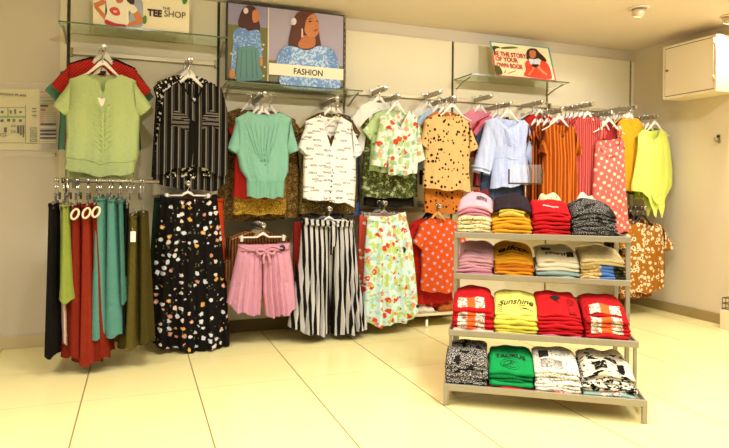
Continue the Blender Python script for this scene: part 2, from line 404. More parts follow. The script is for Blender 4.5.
# tee shop sign on the first glass shelf
TY = 4.335
sg = Sign((0, TY, 0), (0, -1, 0), 85, 0, 6.34)
x0, x1, xm = sg.pt(50, 148).x, sg.pt(660, 212).x, sg.pt(366, 150).x; zb = z1+.0065
r = empty('shop_sign', (0, 0, 0), 'white tee shop sign with a photo of a white tee, on glass shelf', 'sign')
MB().box((x0, TY+.001, zb), (x1, TY+.012, zb+.24)).build('board', flat('#e6d8b2', .5), r, False, .001)
wrect(x0+.001, zb+.001, x1-.001, zb+.239, '#e6d8b2'); wrect(x0+.002, zb+.002, xm, zb+.238, '#cfc8c0'); 
S([(275,20),(360,0),(366,100),(362,165),(300,168),(280,150)], '#9fa2a8')
sg.shape([(56,22),(118,-6),(134,18),(84,46),(62,52)], '#c5703a'); sg.shape([(60,48),(84,42),(136,104),(122,126)], '#c5703a')
sg.shape([(304,84),(332,66),(368,122),(350,146),(330,132)], '#cf7434'); sg.shape([(258,154),(336,124),(366,126),(356,150),(270,168)], '#cf7434')
S([(132,-30),(200,-12),(262,-20),(300,20),(332,62),(304,86),(276,70),(270,158),(134,132),(140,70)], '#e6dcc4')
S([(186,-30),(250,-30),(240,10),(218,20),(200,12)], '#bf6b38')
S([(154,58),(186,44),(214,58),(222,92),(196,100),(170,88)], '#cc4433')
sg.shape([(180,66),(204,70),(200,80),(182,78)], '#e8d8c0')
S([(132,124),(190,146),(254,156),(252,172),(190,168),(130,150)], '#b8262a')
S([(250,-25),(306,-20),(312,26),(282,22)], '#3d2318')
S([(366,112),(386,98),(392,130),(384,150),(368,146)], '#4f7a2e'); S([(618,-4),(652,-10),(640,22),(622,24)], '#3f7a2a')
sg.mb.build('photo_print', sg.mats, r)
sg.text('THE', 490, 540, 58, '#3a2416', .01, 16, r); sg.text('TEE', 395, 488, 97, '#3a1c12', .045, 42, r); sg.text('SHOP', 503, 638, 103, '#3a2416', .0, 40, r)

# leaning book sign on the third glass shelf
pb = at(526, 77.6, 4.345); pb.z = z4+.006
n = Vector((0, -1, .32)).normalized()
sg = Sign(pb, n, 480, 35, 7.47)
r = empty('book_sign', (0, 0, 0), 'leaning cream sign with red writing and a reading woman in red', 'sign')
L0, R0 = sg.pt(118, 300), sg.pt(568, 330); zl = pb.z; Lx, Rx = L0.x, R0.x
upv = n.cross(Vector((1, 0, 0))); upv = upv if upv.z > 0 else -upv; H = (sg.pt(72, 66)-L0).length*1.13
P = lambda x, h: Vector((x, pb.y, pb.z)) + upv*h
board(r, P(Lx, 0), P(Rx, 0), P(Rx, H), P(Lx, H), .008, 'board', flat('#d9c79a', .5))
def prect(x0, h0, x1, h1, mat):
    sg.k += 1; sg.mb.poly([P(a, b) + n*.0004*sg.k for a, b in ((x0, h0), (x1, h0), (x1, h1), (x0, h1))], sg.m(flat(mat, .5)))
prect(Lx, 0, Rx, H, '#4f9a94'); prect(Lx, 0, Rx, .03, '#c84a48'); prect(Lx, .0, Lx+.02, H*.6, '#c84a48'); prect(Rx-.02, 0, Rx, H*.4, '#d0605a'); prect(Lx+.014, .014, Rx-.02, H-.012, '#eadaae')
S([(92,84),(130,84),(150,96),(116,106),(112,150),(100,120)], '#39401e'); S([(108,228),(150,240),(168,290),(122,292)], '#4a4f22'); S([(160,92),(240,86),(285,96),(240,102),(170,104)], '#55602c')
S([(336,212),(362,186),(380,220),(440,232),(458,190),(494,204),(520,240),(536,300),(530,328),(440,324),(332,304),(342,262)], '#d6432c')
S([(346,160),(350,120),(376,100),(418,104),(444,130),(490,176),(494,200),(462,192),(438,176),(400,182),(352,182)], '#3d1e12')
S([(370,122),(394,114),(416,124),(416,160),(394,174),(374,164)], '#b9713f')
sg.shape([(364,176),(402,180),(442,178),(446,220),(404,220),(374,214)], '#cdd4e0'); sg.shape([(400,180),(404,180),(406,220),(402,220)], '#8f9ab0')
S([(384,216),(410,220),(404,250),(370,300),(362,292),(392,250)], '#c98450'); S([(418,222),(442,220),(456,250),(500,290),(490,298),(440,260)], '#c98450')
S([(388,222),(420,218),(440,224),(424,240),(398,238)], '#2c2420')
sg.shape([(180,284),(190,258),(194,258),(190,284)], '#a5722e'); sg.shape([(205,285),(270,264),(272,268),(214,290)], '#b0702e')
sg.mb.build('picture_print', sg.mats, r)
for t, a, b, y in (('BE THE STORY', 106, 345, 150), ('OF YOUR', 118, 285, 190), ('OWN BOOK', 128, 322, 236)): sg.text(t, a, b, y, '#b8282a', .03, 32, r)
for o in r.children:
    if o.name.startswith('lettering'): pass

# evacuation plan in a clear holder on the left wall
PY = WY - .012
sg = Sign((0, PY, 0), (0, -1, 0), 0, 75, 4.97)
r = empty('evacuation_plan', (0, 0, 0), 'evacuation plan in a clear holder on the left of the wall', 'sign')
pl = sg.pt(-60, 65); pr = sg.pt(290, 378)
MB().box((pl.x, PY+.001, pr.z), (pr.x, WY-.0005, pl.z)).build('backing_sheet', flat('#d8ccab', .5), r)
zA, zB = pl.z, pr.z
TH = lambda x0, y0, x1, y1, m: sg.shape([(x0, y0), (x1, y0), (x1, y1), (x0, y1)], m)
TH(-60, 70, 195, 372, '#dfd5ae'); TH(196, 78, 286, 372, '#cfc3ab')
TH(-60, 160, 125, 164, '#7f9a4a'); TH(-60, 203, 130, 213, '#7fae4e'); TH(36, 165, 43, 205, '#7fae4e'); TH(124, 150, 128, 340, '#8f8a68'); TH(130, 338, 190, 342, '#8f8a68'); TH(-60, 335, 120, 339, '#a8a07a')
for x, y, w, h in ((48,175,10,18),(70,170,10,24),(4,178,14,12),(95,180,14,8),(35,218,16,14),(62,218,14,16),(94,220,14,14),(55,248,22,10),(55,276,22,10),(84,250,12,40),(2,220,16,14),(150,262,32,12),(150,282,32,10),(150,300,32,10),(150,318,32,14),(160,180,22,4),(160,200,22,4),(160,165,20,4),(100,250,8,50),(112,250,8,60),(20,260,14,26),(0,290,30,14),(-20,250,16,20)):
    TH(x, y, x+w, y+h, '#4f4a36'); 
    if w > 20: TH(x+3, y+2, x+w-3, y+h-2, '#c8bf98')
for y, m in ((82,'#c98a68'),(94,'#d2b09a'),(108,'#9aa58a'),(126,'#9aa58a'),(140,'#b7b39a')): TH(200, y, 276, y+5, m)
TH(200, 148, 240, 158, '#2a2c4a'); TH(200, 168, 226, 178, '#c2612e'); 
for y in range(186, 232, 9): TH(200, y, 222, y+4, '#c98a52'); TH(228, y, 278, y+3, '#a8a08a')
for y in (240, 272, 290, 308): TH(200, y, 280, y+9, '#34365c')
for y in (256, 284, 302, 322, 332): TH(200, y, 276, y+5, '#e8e0d0')
S([(206,345),(236,338),(246,352),(226,366),(208,362)], '#c4bac0'); TH(250, 345, 276, 362, '#b8b0b8')
sg.mb.build('plan_print', sg.mats, r)
sg.text('EVACUATION PLAN', -75, 128, 96, '#3a3526', .02, 12, r)
MB().box((pl.x-.01, PY-.026, pr.z-.045), (pr.x+.012, PY-.022, pl.z+.05)).build('clear_cover', ACR, r)
for q in ((pl.x+.02, pl.z+.03), (pr.x-.02, pl.z+.03), (pr.x-.02, pr.z-.025)):
    MB().tube([(q[0], WY-.001, q[1]), (q[0], PY-.03, q[1])], .008, 10).build('standoff', CHROME, r)

# ------------------------------------------------------------------ right wall pieces
bx0, by0, by1, bz0, bz1 = 4.50, 3.515, 4.045, 1.985, 2.462
r = empty('wall_box', (0, 0, 0), 'cream metal wall cabinet high on the right wall', 'cabinet')
BOXM = plaster('cabinet_paint', '#f0e2c4', '#ebdcbc', rough=.5, st=.03)
mb = MB().box((bx0+.004, by0, bz0), (WX-.0005, by1, bz1)); mb.build('casing', BOXM, r, False, .004)
mb = MB().box((bx0-.004, by0+.002, bz0), (bx0+.003, by0+.02, bz1)).box((bx0-.004, by1-.02, bz0), (bx0+.003, by1-.002, bz1)).box((bx0-.004, by0+.02, bz0), (bx0+.003, by1-.02, bz0+.02)).box((bx0-.004, by0+.02, bz1-.018), (bx0+.003, by1-.02, bz1)); mb.build('door_frame', BOXM, r)
MB().box((bx0+.0005, by0+.02, bz0+.02), (bx0+.0035, by1-.02, bz1-.018)).build('shadow_gap', flat('#33260f', .8), r)
d = MB().box((bx0-.006, by0+.026, bz0+.026), (bx0+.002, by1-.026, bz1-.024)).build('door', BOXM, r, False, .002)
MB().tube([(bx0-.006, by1-.05, 2.24), (bx0-.018, by1-.05, 2.24)], .011, 12).build('lock', flat('#8a7b58', .3, .8, .5), d)
for z in (2.07, 2.38): MB().tube([(bx0-.008, by0+.022, z), (bx0-.008, by0+.022, z+.05)], .006, 8).build('hinge', flat('#bfae84', .4), d)
r = empty('wall_hook', (0, 0, 0), 'small steel hook on the right wall below the cabinet', 'hook')
hp = Vector((WX, 3.674, 1.60))
MB().box((hp.x-.006, hp.y-.012, hp.z-.03), (hp.x-.0005, hp.y+.012, hp.z+.045)).build('plate', STEEL, r, False, .002)
MB().tube(spline([(hp.x-.005, hp.y, hp.z+.01), (hp.x-.03, hp.y+.0, hp.z-.015), (hp.x-.055, hp.y, hp.z-.005), (hp.x-.06, hp.y, hp.z+.02)], 4, False), .0055, 8).build('prong', STEEL, r)
MB().tube([(hp.x-.012, hp.y, hp.z+.03), (hp.x-.022, hp.y, hp.z+.03)], .011, 10).build('knob', DARK, r)
# sliver of a white plinth with a wire basket at the right edge
r = empty('plinth', (0, 0, 0), 'cream plinth with wire basket at the right edge of the floor', 'plinth')
px_ = at(725, 330, 3.3)
MB().box((4.585, 2.9, .0), (WX-.018, 3.53, .16)).build('body', BOXM, r, False, .004)
wb = MB()
for z in (.17, .215, .26):
    wb.tube([(4.60, 2.95, z), (4.60, 3.52, z), (4.72, 3.52, z), (4.72, 2.95, z)], .004, 6, closed=True)
for y in [2.95+.095*i for i in range(7)]: wb.tube([(4.60, y, .16), (4.60, y, .262)], .003, 6)
for x in (4.64, 4.68): wb.tube([(x, 3.52, .16), (x, 3.52, .262)], .003, 6)
wb.build('wire_basket', flat('#6b5c3a', .4, .6, .5), r)

# ceiling downlights
def downlight(x, y, tilt, label):
    r = empty('ceiling_spotlight', (x, y, CZ), label, 'light', 'ceiling spotlights')
    mb = MB(); ring = [(x_, z_) for x_, z_ in ((.075, -.001), (.078, -.008), (.062, -.012), (.052, -.008), (.050, -.002))]
    vs = []; fs = []; n = 24
    for a in range(n):
        for q in ring: vs.append((q[0]*math.cos(2*PI*a/n), q[0]*math.sin(2*PI*a/n), q[1]))
    for a in range(n):
        for k in range(4): fs.append((a*5+k, a*5+k+1, ((a+1) % n)*5+k+1, ((a+1) % n)*5+k))
    mb.add(vs, fs); mb.build('trim_ring', flat('#e8d8b8', .4), r)
    d = Vector((tilt[0], tilt[1], -1)).normalized(); a0 = Vector((0, 0, -.004)); 
    h = MB(); h.tube([a0, a0 + d*.02, a0 + d*.055, a0 + d*.058], [.036, .046, .046, .042], 20); h.build('lamp_head', flat('#d9cbb0', .35, .3, .5), r)
    e = NM('lamp_glow', .5); e.col('#fff1d0'); e.b.inputs['Emission Color'].default_value = rgb('#ffe7b8'); e.b.inputs['Emission Strength'].default_value = 9
    MB().tube([a0 + d*.0585, a0 + d*.0605], [.036, .036], 20).build('lens', e.m, r)
    return Vector((x, y, CZ)) + a0 + d*.07
lampA = downlight(3.66, 3.52, (.25, .5), 'ceiling spotlight left of the wall cabinet')
lampB = downlight(4.50, 3.40, (.1, .45), 'ceiling spotlight above the wall cabinet at the right edge')

# ------------------------------------------------------------------ garments
def sheet_pair(mb, Lp, Rp, topF, topB, hem, d0, fold, seed, nu=26, nv=24, ramp=1.4, flare=1.0, mi=0, hw=.006, hemB=None, backd=.7, cls=0):
    """front and back cloth between side outlines; all in local metres (x, z), facing -y"""
    rnd = random.Random(seed)
    Lz = sorted([(z, x) for x, z in Lp]); Rz = sorted([(z, x) for x, z in Rp])
    xl, xr = Lp[0][0], Rp[0][0]
    ph = [(rnd.uniform(3, 7), rnd.uniform(0, 6.3), rnd.uniform(-2.5, 2.5), 1), (rnd.uniform(7, 12), rnd.uniform(0, 6.3), rnd.uniform(-3, 3), .6), (rnd.uniform(12, 18), rnd.uniform(0, 6.3), rnd.uniform(-4, 4), .3)]
    def fn(top, sgn, dd, hemc):
        def f(u, v):
            xt = xl + (xr-xl)*u; zt = interp(top, xt); 
            hx0, hx1 = hemc[0][0], hemc[-1][0]; zb = interp(hemc, hx0 + (hx1-hx0)*u)
            z = zt + (zb-zt)*v; a = interp(Lz, z); b = interp(Rz, z); x = a + (b-a)*u
            e = math.sqrt(max(0, 1-(2*u-1)**2))
            sh = .45 + .55*min(1, v*4)
            fo = sum(k*math.sin(n*PI*(u+sgn*.13)*2*.5*2 + p + q*z) for n, p, q, k in ph)
            fo *= fold * 1.6 * (.25 + .75*v**ramp)
            y = sgn*(dd*e*sh*(1+(flare-1)*v)) + fo*min(1, e*1.6)*(1 if sgn < 0 else -1)
            z += hw*v*math.sin(5*PI*u + ph[0][1])*(v**3) 
            return Vector((x, y, z))
        return f
    mb.grid(fn(topF, -1, d0, hem), nu, nv, mi); mb.grid(fn(topB, 1, d0*backd, hemB or hem), nu, nv, mi, True)
    return fn(topF, -1, d0, hem)
def sleeve_mb(sh, pit, out, inn, d0=.05, d1=.06, seed=0, n=16, m=8, sag=.0, ruff=0.0):
    rnd = random.Random(seed); p1 = rnd.uniform(0, 6); mb = MB(); sh, pit, out, inn = [Vector((p[0], 0, p[1])) for p in (sh, pit, out, inn)]
    rings = []
    for i in range(m+1):
        t = i/m; c = (sh+pit)/2*(1-t) + (out+inn)/2*t; a = (sh-pit)/2*(1-t) + (out-inn)/2*t
        b = d0*(1-t)+d1*t; c = c + Vector((0, 0, -sag*math.sin(PI*t)))
        g = []
        for k in range(n):
            th = 2*PI*k/n; w = 1 + .10*math.sin(3*th+p1+4*t)*t + ruff*t*math.sin(6*th)
            g.append(c + a*math.cos(th)*(1+.03*math.sin(9*t+p1)) + Vector((0, -b*math.sin(th)*w, 0)))
        rings.append(g)
    vs = [v for g in rings for v in g]; fs = [(i*n+k, i*n+(k+1) % n, (i+1)*n+(k+1) % n, (i+1)*n+k) for i in range(m) for k in range(n)]
    mb.add(vs, fs); return mb
def line_on(fn, pts):                    # follow the front cloth along (u, v) points, lifted a little
    return [fn(u, v) + Vector((0, -.003, 0)) for u, v in pts]

HANG_N = [0]
def hanger(x, Y, z0, label, w=.40, m=WHITEPL, clip=None, group='white plastic hangers', side=False, hookm=CHROME, hook=.058):
    """z0 = base of the neck; bar of arms or a clip bar; hook = height of the arm above the neck"""
    r = empty('clip_hanger' if clip else 'hanger', (x, Y, z0), label, 'hanger', group)
    if side: r.rotation_euler = (0, 0, PI/2 + random.uniform(-.08, .08))
    hx = .017; hook = max(.05, hook)
    hk = [(0, 0, -.004), (0, 0, hook-.042), (.012, 0, hook-.026), (hx, 0, hook-.008)] + [(hx*math.cos(a), 0, hook+hx*math.sin(a)) for a in [PI*k/8 for k in range(0, 10)]]
    MB().tube(hk, .0034, 7).build('hook', hookm, r)
    if not clip:
        h = w/2; pts = [(q*h, .008, -d_) for q, d_ in ((-1, .122), (-.82, .108), (-.52, .080), (-.26, .036), (-.1, .008), (0, 0), (.1, .008), (.26, .036), (.52, .080), (.82, .108), (1, .122))]
        pts = spline(pts, 2, False); n = len(pts)
        MB().tube(pts, [.004 + .015*(1-abs(2*i/(n-1)-1))**1.6 for i in range(n)], 8, 0, .005).build('body', m, r)
    else:
        h = w/2
        MB().tube([(-h, 0, -.03), (-h*.25, 0, -.03), (-h*.14, 0, -.016), (0, 0, -.004), (h*.14, 0, -.016), (h*.25, 0, -.03), (h, 0, -.03)], [.006, .007, .009, .011, .009, .007, .006], 8, 0, .006).build('bar', m, r)
        cs = .005 if side else .010
        for sx in (-1, 1):
            MB().box((sx*h*.9-.010, -cs*1.2, -.060), (sx*h*.9+.010, cs*1.2, -.016)).build('clip', clip, r, False, .003)
    return r
ARMS = 'steel arms on the wall rails'
def arm(x, z, yf, label, yw=WY-.036, drop=0):
    r = empty('hanging_rail', (x, yw, z), label, 'rail', ARMS)
    d = yw - yf
    MB().box((-.008, -d, -.024), (.008, -.004, .014)).build('bar', STEEL, r, False, .002)
    MB().box((-.02, -.006, -.035), (.02, .0, .035)).build('mounting_plate', STEEL, r, False, .002)
    MB().tube([(0, -d, 0), (0, -d-.004, 0), (0, -d-.006, .0)], [.018, .019, .013], 12).build('end_stop', CHROME, r)
    return r

GT = 'clothes hanging on the wall arms'
def px(Y, pts): return [(lambda p: (p.x, p.z))(at(a, b, Y)) for a, b in pts]
def garment_top(name, label, cat, Y, spec, mat, d0=.05, fold=.006, seed=1, group=GT):
    """spec holds outlines measured on the photograph: sl/sr shoulder tips, nl/nr neck points, dip points, L/R sides, hem, sleeves"""
    c = at(*spec['c'], Y); loc = lambda p: (p[0]-c.x, p[1]-c.z)
    g = lambda k: [loc(p) for p in px(Y, spec[k])]
    r = empty(name, c, label, cat, group)
    sl, sr = g('sh'); nl, nr = g('neck'); dip = g('dip'); L = [sl] + g('L'); R = [sr] + g('R'); hem = g('hem')
    hb = g('hemB') if 'hemB' in spec else None
    eps = 1e-4; topF = sorted([sl, nl] + dip + [nr, sr]); bz = (nl[1]+nr[1])/2
    topB = sorted([sl, nl, (nl[0]*.5+nr[0]*.5, bz-.012), nr, sr])
    mb = MB(); fn = sheet_pair(mb, L, R, topF, topB, hem, d0, fold, seed, hemB=hb)
    mb.build('body', mat, r, True)
    for i, k in enumerate(('SL', 'SR')):
        if k in spec:
            s = g(k); pit = (L if i == 0 else R)[1]; sh = (sl, sr)[i]; q = .014*(1 if i == 0 else -1)
            sleeve_mb((sh[0]+q, sh[1]-.002), (pit[0]+q*1.6, pit[1]-.01), s[0], s[1], d0*.75, spec.get('sd', .05), seed+i, sag=spec.get('sag', 0), ruff=spec.get('ruff', 0)).build('sleeve', mat, r)
    return r, fn, loc, c
def neckband(r, fn, topx, rad=.005, mat=None, n=16, lo=None):
    pts = [fn(lo[0] + (lo[1]-lo[0])*i/n, 0) for i in range(n+1)]
    return MB().tube(pts, rad, 6).build('neckband', mat, r)
def buttons(r, fn, uvs, mat, rad=.006, name='button'):
    for u, v in uvs:
        p = fn(u, v); MB().tube([p + Vector((0, .001, 0)), p + Vector((0, -.004, 0)), p + Vector((0, -.0055, 0))], [rad, rad, rad*.6], 10).build(name, mat, r)
def strip(r, fn, pts, w, mat, name, n=10, lift=.004, m=4):
    """narrow band of cloth laid along the front: pts are (u, v); w half-width in u"""
    mb = MB(); P_ = spline([Vector((a, b, 0)) for a, b in pts], n, False)
    def f(i, j):
        q = P_[min(len(P_)-1, round(j*(len(P_)-1)))]; return fn(q.x + (i-.5)*2*w, q.y) + Vector((0, -lift*(1-.6*(2*i-1)**2), 0))
    mb.grid(f, m, len(P_)-1); return mb.build(name, mat, r)
def patch(r, fn, u0, v0, u1, v1, mat, name, lift=.004, n=6, swap=False):
    mb = MB(); mb.grid(lambda i, j: fn(u0+(u1-u0)*i, v0+(v1-v0)*j) + Vector((0, -lift, 0)), n, n, 0, False, (lambda p, u, v: (p[2], p[0])) if swap else None); return mb.build(name, mat, r)
def price_tag(r, p, w=.03, h=.045, mat=None, hook=True, name='price_tag'):
    p = Vector(p); mat = mat or flat('#f4efe2', .6)
    mb = MB().box((p.x-w/2, p.y-.0015, p.z-h), (p.x+w/2, p.y, p.z)); mb.tube([(p.x, p.y, p.z), (p.x-.004, p.y+.004, p.z+.02)], .0008, 5); return mb.build(name, mat, r)
def hang_for(c, Y, short, w=.38, dz=0.0, m=WHITEPL, dx=0.0, kind='white plastic hanger holding the ', **k):
    return hanger(c[0]+dx, Y, c[1]+dz, kind + short, w, m, **k)
# plain garments further back on an arm
HK = [0]
def back_top(x, Y, zneck, w, h, mat, short, sleeves=0, hm=WHITEPL, name='hanging_blouse', cat='top', seed=None, hang=True, flare=1.0, neck=.075, group=None):
    seed = seed if seed is not None else int(x*1000+Y*7919) % 9973
    w *= .90; zneck -= .022; r = empty(name, (x, Y, zneck), short, cat, group or GT); hw = w/2
    L = [(-hw*.86, -.055), (-hw*.9, -.2), (-hw*.95*flare, -h*.6), (-hw*flare, -h)]; R = [(-a, b) for a, b in L]
    topF = [(-hw*.86, -.055), (-neck, 0), (-neck*.6, -.05), (0, -.075), (neck*.6, -.05), (neck, 0), (hw*.86, -.055)]
    topB = [(-hw*.86, -.055), (-neck, 0), (0, -.012), (neck, 0), (hw*.86, -.055)]
    mb = MB(); sheet_pair(mb, L, R, topF, topB, [(-hw*flare, -h), (0, -h-.008), (hw*flare, -h)], .016, .006, seed, 16, 12); mb.build('body', mat, r, True)
    if sleeves:
        for sx in (-1, 1): sleeve_mb((sx*(hw*.86-.012), -.058), (sx*(hw*.9-.02), -.2), (sx*(hw*.86+sleeves*.55), -.06-sleeves*.75), (sx*(hw*.86+sleeves*.1), -.14-sleeves*.75), .014, .018, seed, 10, 5).build('sleeve', mat, r)
    if hang: hanger(x, Y, zneck+.030, ('white' if hm is WHITEPL else 'dark') + ' plastic hanger holding the ' + ' '.join(short.split()[:9]), min(.34, w*.80), hm, hook=(HK[0]-zneck-.030) if 0 < HK[0]-zneck < .25 else .06, group='white plastic hangers' if hm is WHITEPL else 'dark plastic hangers')
    return r
YF = 4.245
# ---- upper arms: (front end of the arm on the photograph, depth, what hangs in front)
def uarm(x, y, what, Y=YF, ext=.03):
    p = at(x, y, Y); arm(p.x, p.z, Y-ext, 'steel arm holding the ' + what); HK[0] = p.z; return p
def front_hanger(p, Y, short, w=.36, m=WHITEPL, ny=None):
    z0 = p.z-.058 if ny is None else min(p.z-.05, at(150, ny, Y).z)
    return hanger(p.x, Y, z0, 'white plastic hanger holding the ' + short, w, m, hook=p.z-z0)

# 1 lime tee
LIME = fab('#bccb8c'); p = uarm(103, 47, 'lime green tee')
front_hanger(p, YF, 'lime green ruched tee', ny=66)
r, fn, loc, c = garment_top('tee', 'lime green short-sleeved tee with ruched buttoned front and v slit', 'tee', YF,
    dict(c=(103, 66), sh=[(69, 79), (136, 81)], neck=[(88, 75), (121, 75)], dip=[(93, 79.5), (99, 81.5), (101, 92), (102.5, 94), (104, 92), (106, 81.5), (114, 80)],
         L=[(65.5, 113), (66.5, 135), (64.5, 156), (65.5, 161), (63, 172)], R=[(140.5, 115), (139, 140), (139, 157), (136, 162), (135, 173)],
         hem=[(63, 168), (80, 173), (100, 176.5), (120, 176), (135, 172)], SL=[(53, 105), (64, 115)], SR=[(152, 107), (141, 116)]), LIME, .05, .007, 3)
neckband(r, fn, None, .004, LIME, 18, (.3, .48)); neckband(r, fn, None, .004, LIME, 18, (.52, .72))
strip(r, fn, [(.5, .17), (.49, .4), (.5, .62), (.5, .82)], .018, LIME, 'button_placket', 8, .007)
buttons(r, fn, [(.5, .2 + .09*i) for i in range(7)], flat('#d8e0a8', .4), .006)
for i in range(9):
    v = .26 + .055*i; w_ = .10 + .06*random.random()
    for sx in (-1, 1): 
        mbf = MB(); mbf.tube([fn(.5+sx*(.02+w_*t), v-.02*t+.012*math.sin(3*t)) + Vector((0, -.0015, 0)) for t in [k/5 for k in range(6)]], [.005, .0045, .004, .003, .002, .001], 6); mbf.build('ruching_fold', LIME, r)
strip(r, fn, [(.0, .855), (.25, .845), (.5, .86), (.75, .85), (1, .86)], .0, LIME, 'waist_seam', 6, .004) if 0 else None
mbf = MB(); mbf.tube([fn(t, .86+.005*math.sin(9*t)) + Vector((0, -.001, 0)) for t in [k/24 for k in range(25)]], .004, 6); mbf.build('waist_seam', LIME, r)
heart = [fn(.47, .115)]; hp = heart[0]; m_ = MB(); pts = spline([(hp.x-.022, hp.y-.012, hp.z+.012), (hp.x-.008, hp.y-.012, hp.z+.02), (hp.x+.004, hp.y-.012, hp.z+.012), (hp.x+.016, hp.y-.012, hp.z+.02), (hp.x+.026, hp.y-.012, hp.z+.008), (hp.x+.004, hp.y-.012, hp.z-.04)], 4); m_.poly(pts); m_.poly([q + Vector((0, .002, 0)) for q in pts][::-1]); m_.build('hang_tag', flat('#f6f1e4', .6), r)
m_ = MB().box((-.018, .022, -.048), (.018, .026, -.028)); m_.build('neck_label', flat('#17130f', .7), r)
# behind it
back_top(p.x-.01, YF+.05, p.z-.150, .47, .70, LIME, 'second lime tee showing below the ruched one', .14, seed=11)
back_top(p.x-.005, YF+.14, p.z-.02, .54, .62, fab('#1d1d22'), 'black tee behind the red dotted blouse', .12, seed=12, flare=.85)
back_top(p.x-.005, YF+.095, p.z-.045, .57, .62, dots('#b02420', '#c84a2c', 60, .22), 'red dotted blouse behind the lime green tees', .17, seed=13, flare=.9)
back_top(p.x-.02, YF+.185, p.z-.075, .66, .58, fab('#5f8f78'), 'grey green blouse furthest back behind lime tees', .17, seed=14, flare=.9)

# 2 black striped sleeveless shirt
p = uarm(190, 60, 'black striped sleeveless shirt'); front_hanger(p, YF, 'black striped sleeveless shirt', ny=72)
PIN = pin_stripes()
r, fn, loc, c = garment_top('shirt', 'black sleeveless shirt with grey stripes, v neck and two chest pockets', 'shirt', YF,
    dict(c=(192, 78), sh=[(165, 91), (222, 89)], neck=[(178, 81.5), (207, 82)], dip=[(186, 92), (193, 104), (199, 93)],
         L=[(161.5, 113), (157, 140), (153, 168), (152.5, 176)], R=[(227.5, 110), (229, 140), (228, 166), (227.5, 178)],
         hem=[(152.5, 172), (160, 175), (176, 168.5), (190, 166.5), (206, 169), (222, 177), (227.5, 175)],
         hemB=[(152.5, 180), (165, 187), (190, 190), (215, 191), (227.5, 182)]), PIN, .05, .008, 21)
BK = fab('#17130f')
strip(r, fn, [(.49, .30), (.49, .6), (.49, .97)], .055, BK, 'placket', 8, .003)
for u0 in (.16, .60):
    patch(r, fn, u0, .34, u0+.25, .50, PIN, 'chest_pocket', .005)
    patch(r, fn, u0, .325, u0+.25, .395, stripes('#15110f', '#77706a', .018, .5), 'pocket_flap', .009, 6, True); patch(r, fn, u0, .395, u0+.25, .50, stripes('#15110f', '#6a635d', .03, .6), 'pocket_front', .007, 6, True)
neckband(r, fn, None, .006, BK, 20, (.22, .5)); neckband(r, fn, None, .006, BK, 20, (.5, .74))
price_tag(r, c*0 + fn(.47, .0) + Vector((0, .02, .03)), .03, .05)
back_top(p.x-.005, YF+.045, p.z-.078, .50, .72, speck('#1a1613', '#e9e2d4', .45, 40, 40), 'black and white print top behind striped shirt', .06, seed=22)
back_top(p.x-.01, YF+.09, p.z-.07, .50, .70, fab('#1b1815'), 'black top behind the striped shirt', .05, seed=23)
back_top(p.x-.01, YF+.135, p.z-.065, .50, .86, fab('#e8dfca'), 'long white top behind the striped shirt', .05, seed=24, flare=1.02)
back_top(p.x-.01, YF+.18, p.z-.06, .52, .74, fab('#2a2520'), 'charcoal top furthest back behind striped shirt', .05, seed=25)

# 3 teal blouse
TEAL = fab('#88bda8'); p = uarm(264, 94, 'teal blouse'); front_hanger(p, YF, 'teal cowl blouse', ny=104)
r, fn, loc, c = garment_top('blouse', 'teal short-sleeved blouse with gathered v front and wide hem band', 'blouse', YF,
    dict(c=(264, 105), sh=[(235, 118.5), (292, 119)], neck=[(248, 112), (281, 113)], dip=[(254, 114.5), (264, 116), (274, 115)],
         L=[(236, 151), (240, 170), (246.5, 179), (247, 198)], R=[(289, 151), (288.5, 172), (284.5, 180), (283.5, 198)],
         hem=[(247, 197), (265, 198), (283.5, 197.5)], SL=[(227.5, 148), (236, 154)], SR=[(298.5, 150), (289, 154)], sag=.0), TEAL, .055, .009, 31)
neckband(r, fn, None, .005, TEAL, 18, (.2, .5)); neckband(r, fn, None, .005, TEAL, 18, (.5, .8))
patch(r, fn, .0, .80, 1, 1.0, stripes('#82b5a0', '#6fa48e', .006, .5), 'hem_band', .004, 14)
for i in range(8):
    s0 = .16+.085*i; MB().tube([fn(.5+(s0-.5)*(1-.75*t)**1, .12+.55*t-.1*t*t) + Vector((0, -.002, 0)) for t in [k/8 for k in range(9)]], [.001, .003, .0045, .005, .005, .005, .004, .003, .002], 6).build('gather_fold', TEAL, r)
buttons(r, fn, [(.5, .42), (.5, .48), (.5, .54), (.5, .60)], flat('#4b8a72', .4), .006)
BRN = camo(('#5b4222', '#8a6a36', '#3d2b14', '#a88a50'), 26)
back_top(p.x-.02, YF+.045, p.z-.10, .43, .64, fab('#9c2018'), 'red top behind the teal blouse', .12, seed=32)
back_top(p.x+.0, YF+.085, p.z-.10, .46, .76, camo(('#a8842e', '#6f561c', '#c79a3a', '#8a6a24'), 30), 'mustard top behind the teal blouse', .1, seed=33)
back_top(p.x+.07, YF+.125, p.z-.085, .52, .80, BRN, 'brown snake print top behind the teal blouse', .14, seed=34, flare=1.1)
back_top(p.x-.08, YF+.165, p.z-.07, .54, .84, camo(('#4d3a1e', '#7a5f30', '#2d2110', '#94774a'), 34), 'dark brown print top behind the teal blouse', .14, seed=35, flare=1.15)
back_top(p.x+.02, YF+.205, p.z-.07, .54, .80, camo(('#6b5426', '#9b7c3c', '#47351a', '#b39658'), 30), 'tan print top furthest behind the teal blouse', .14, seed=36, flare=1.15)

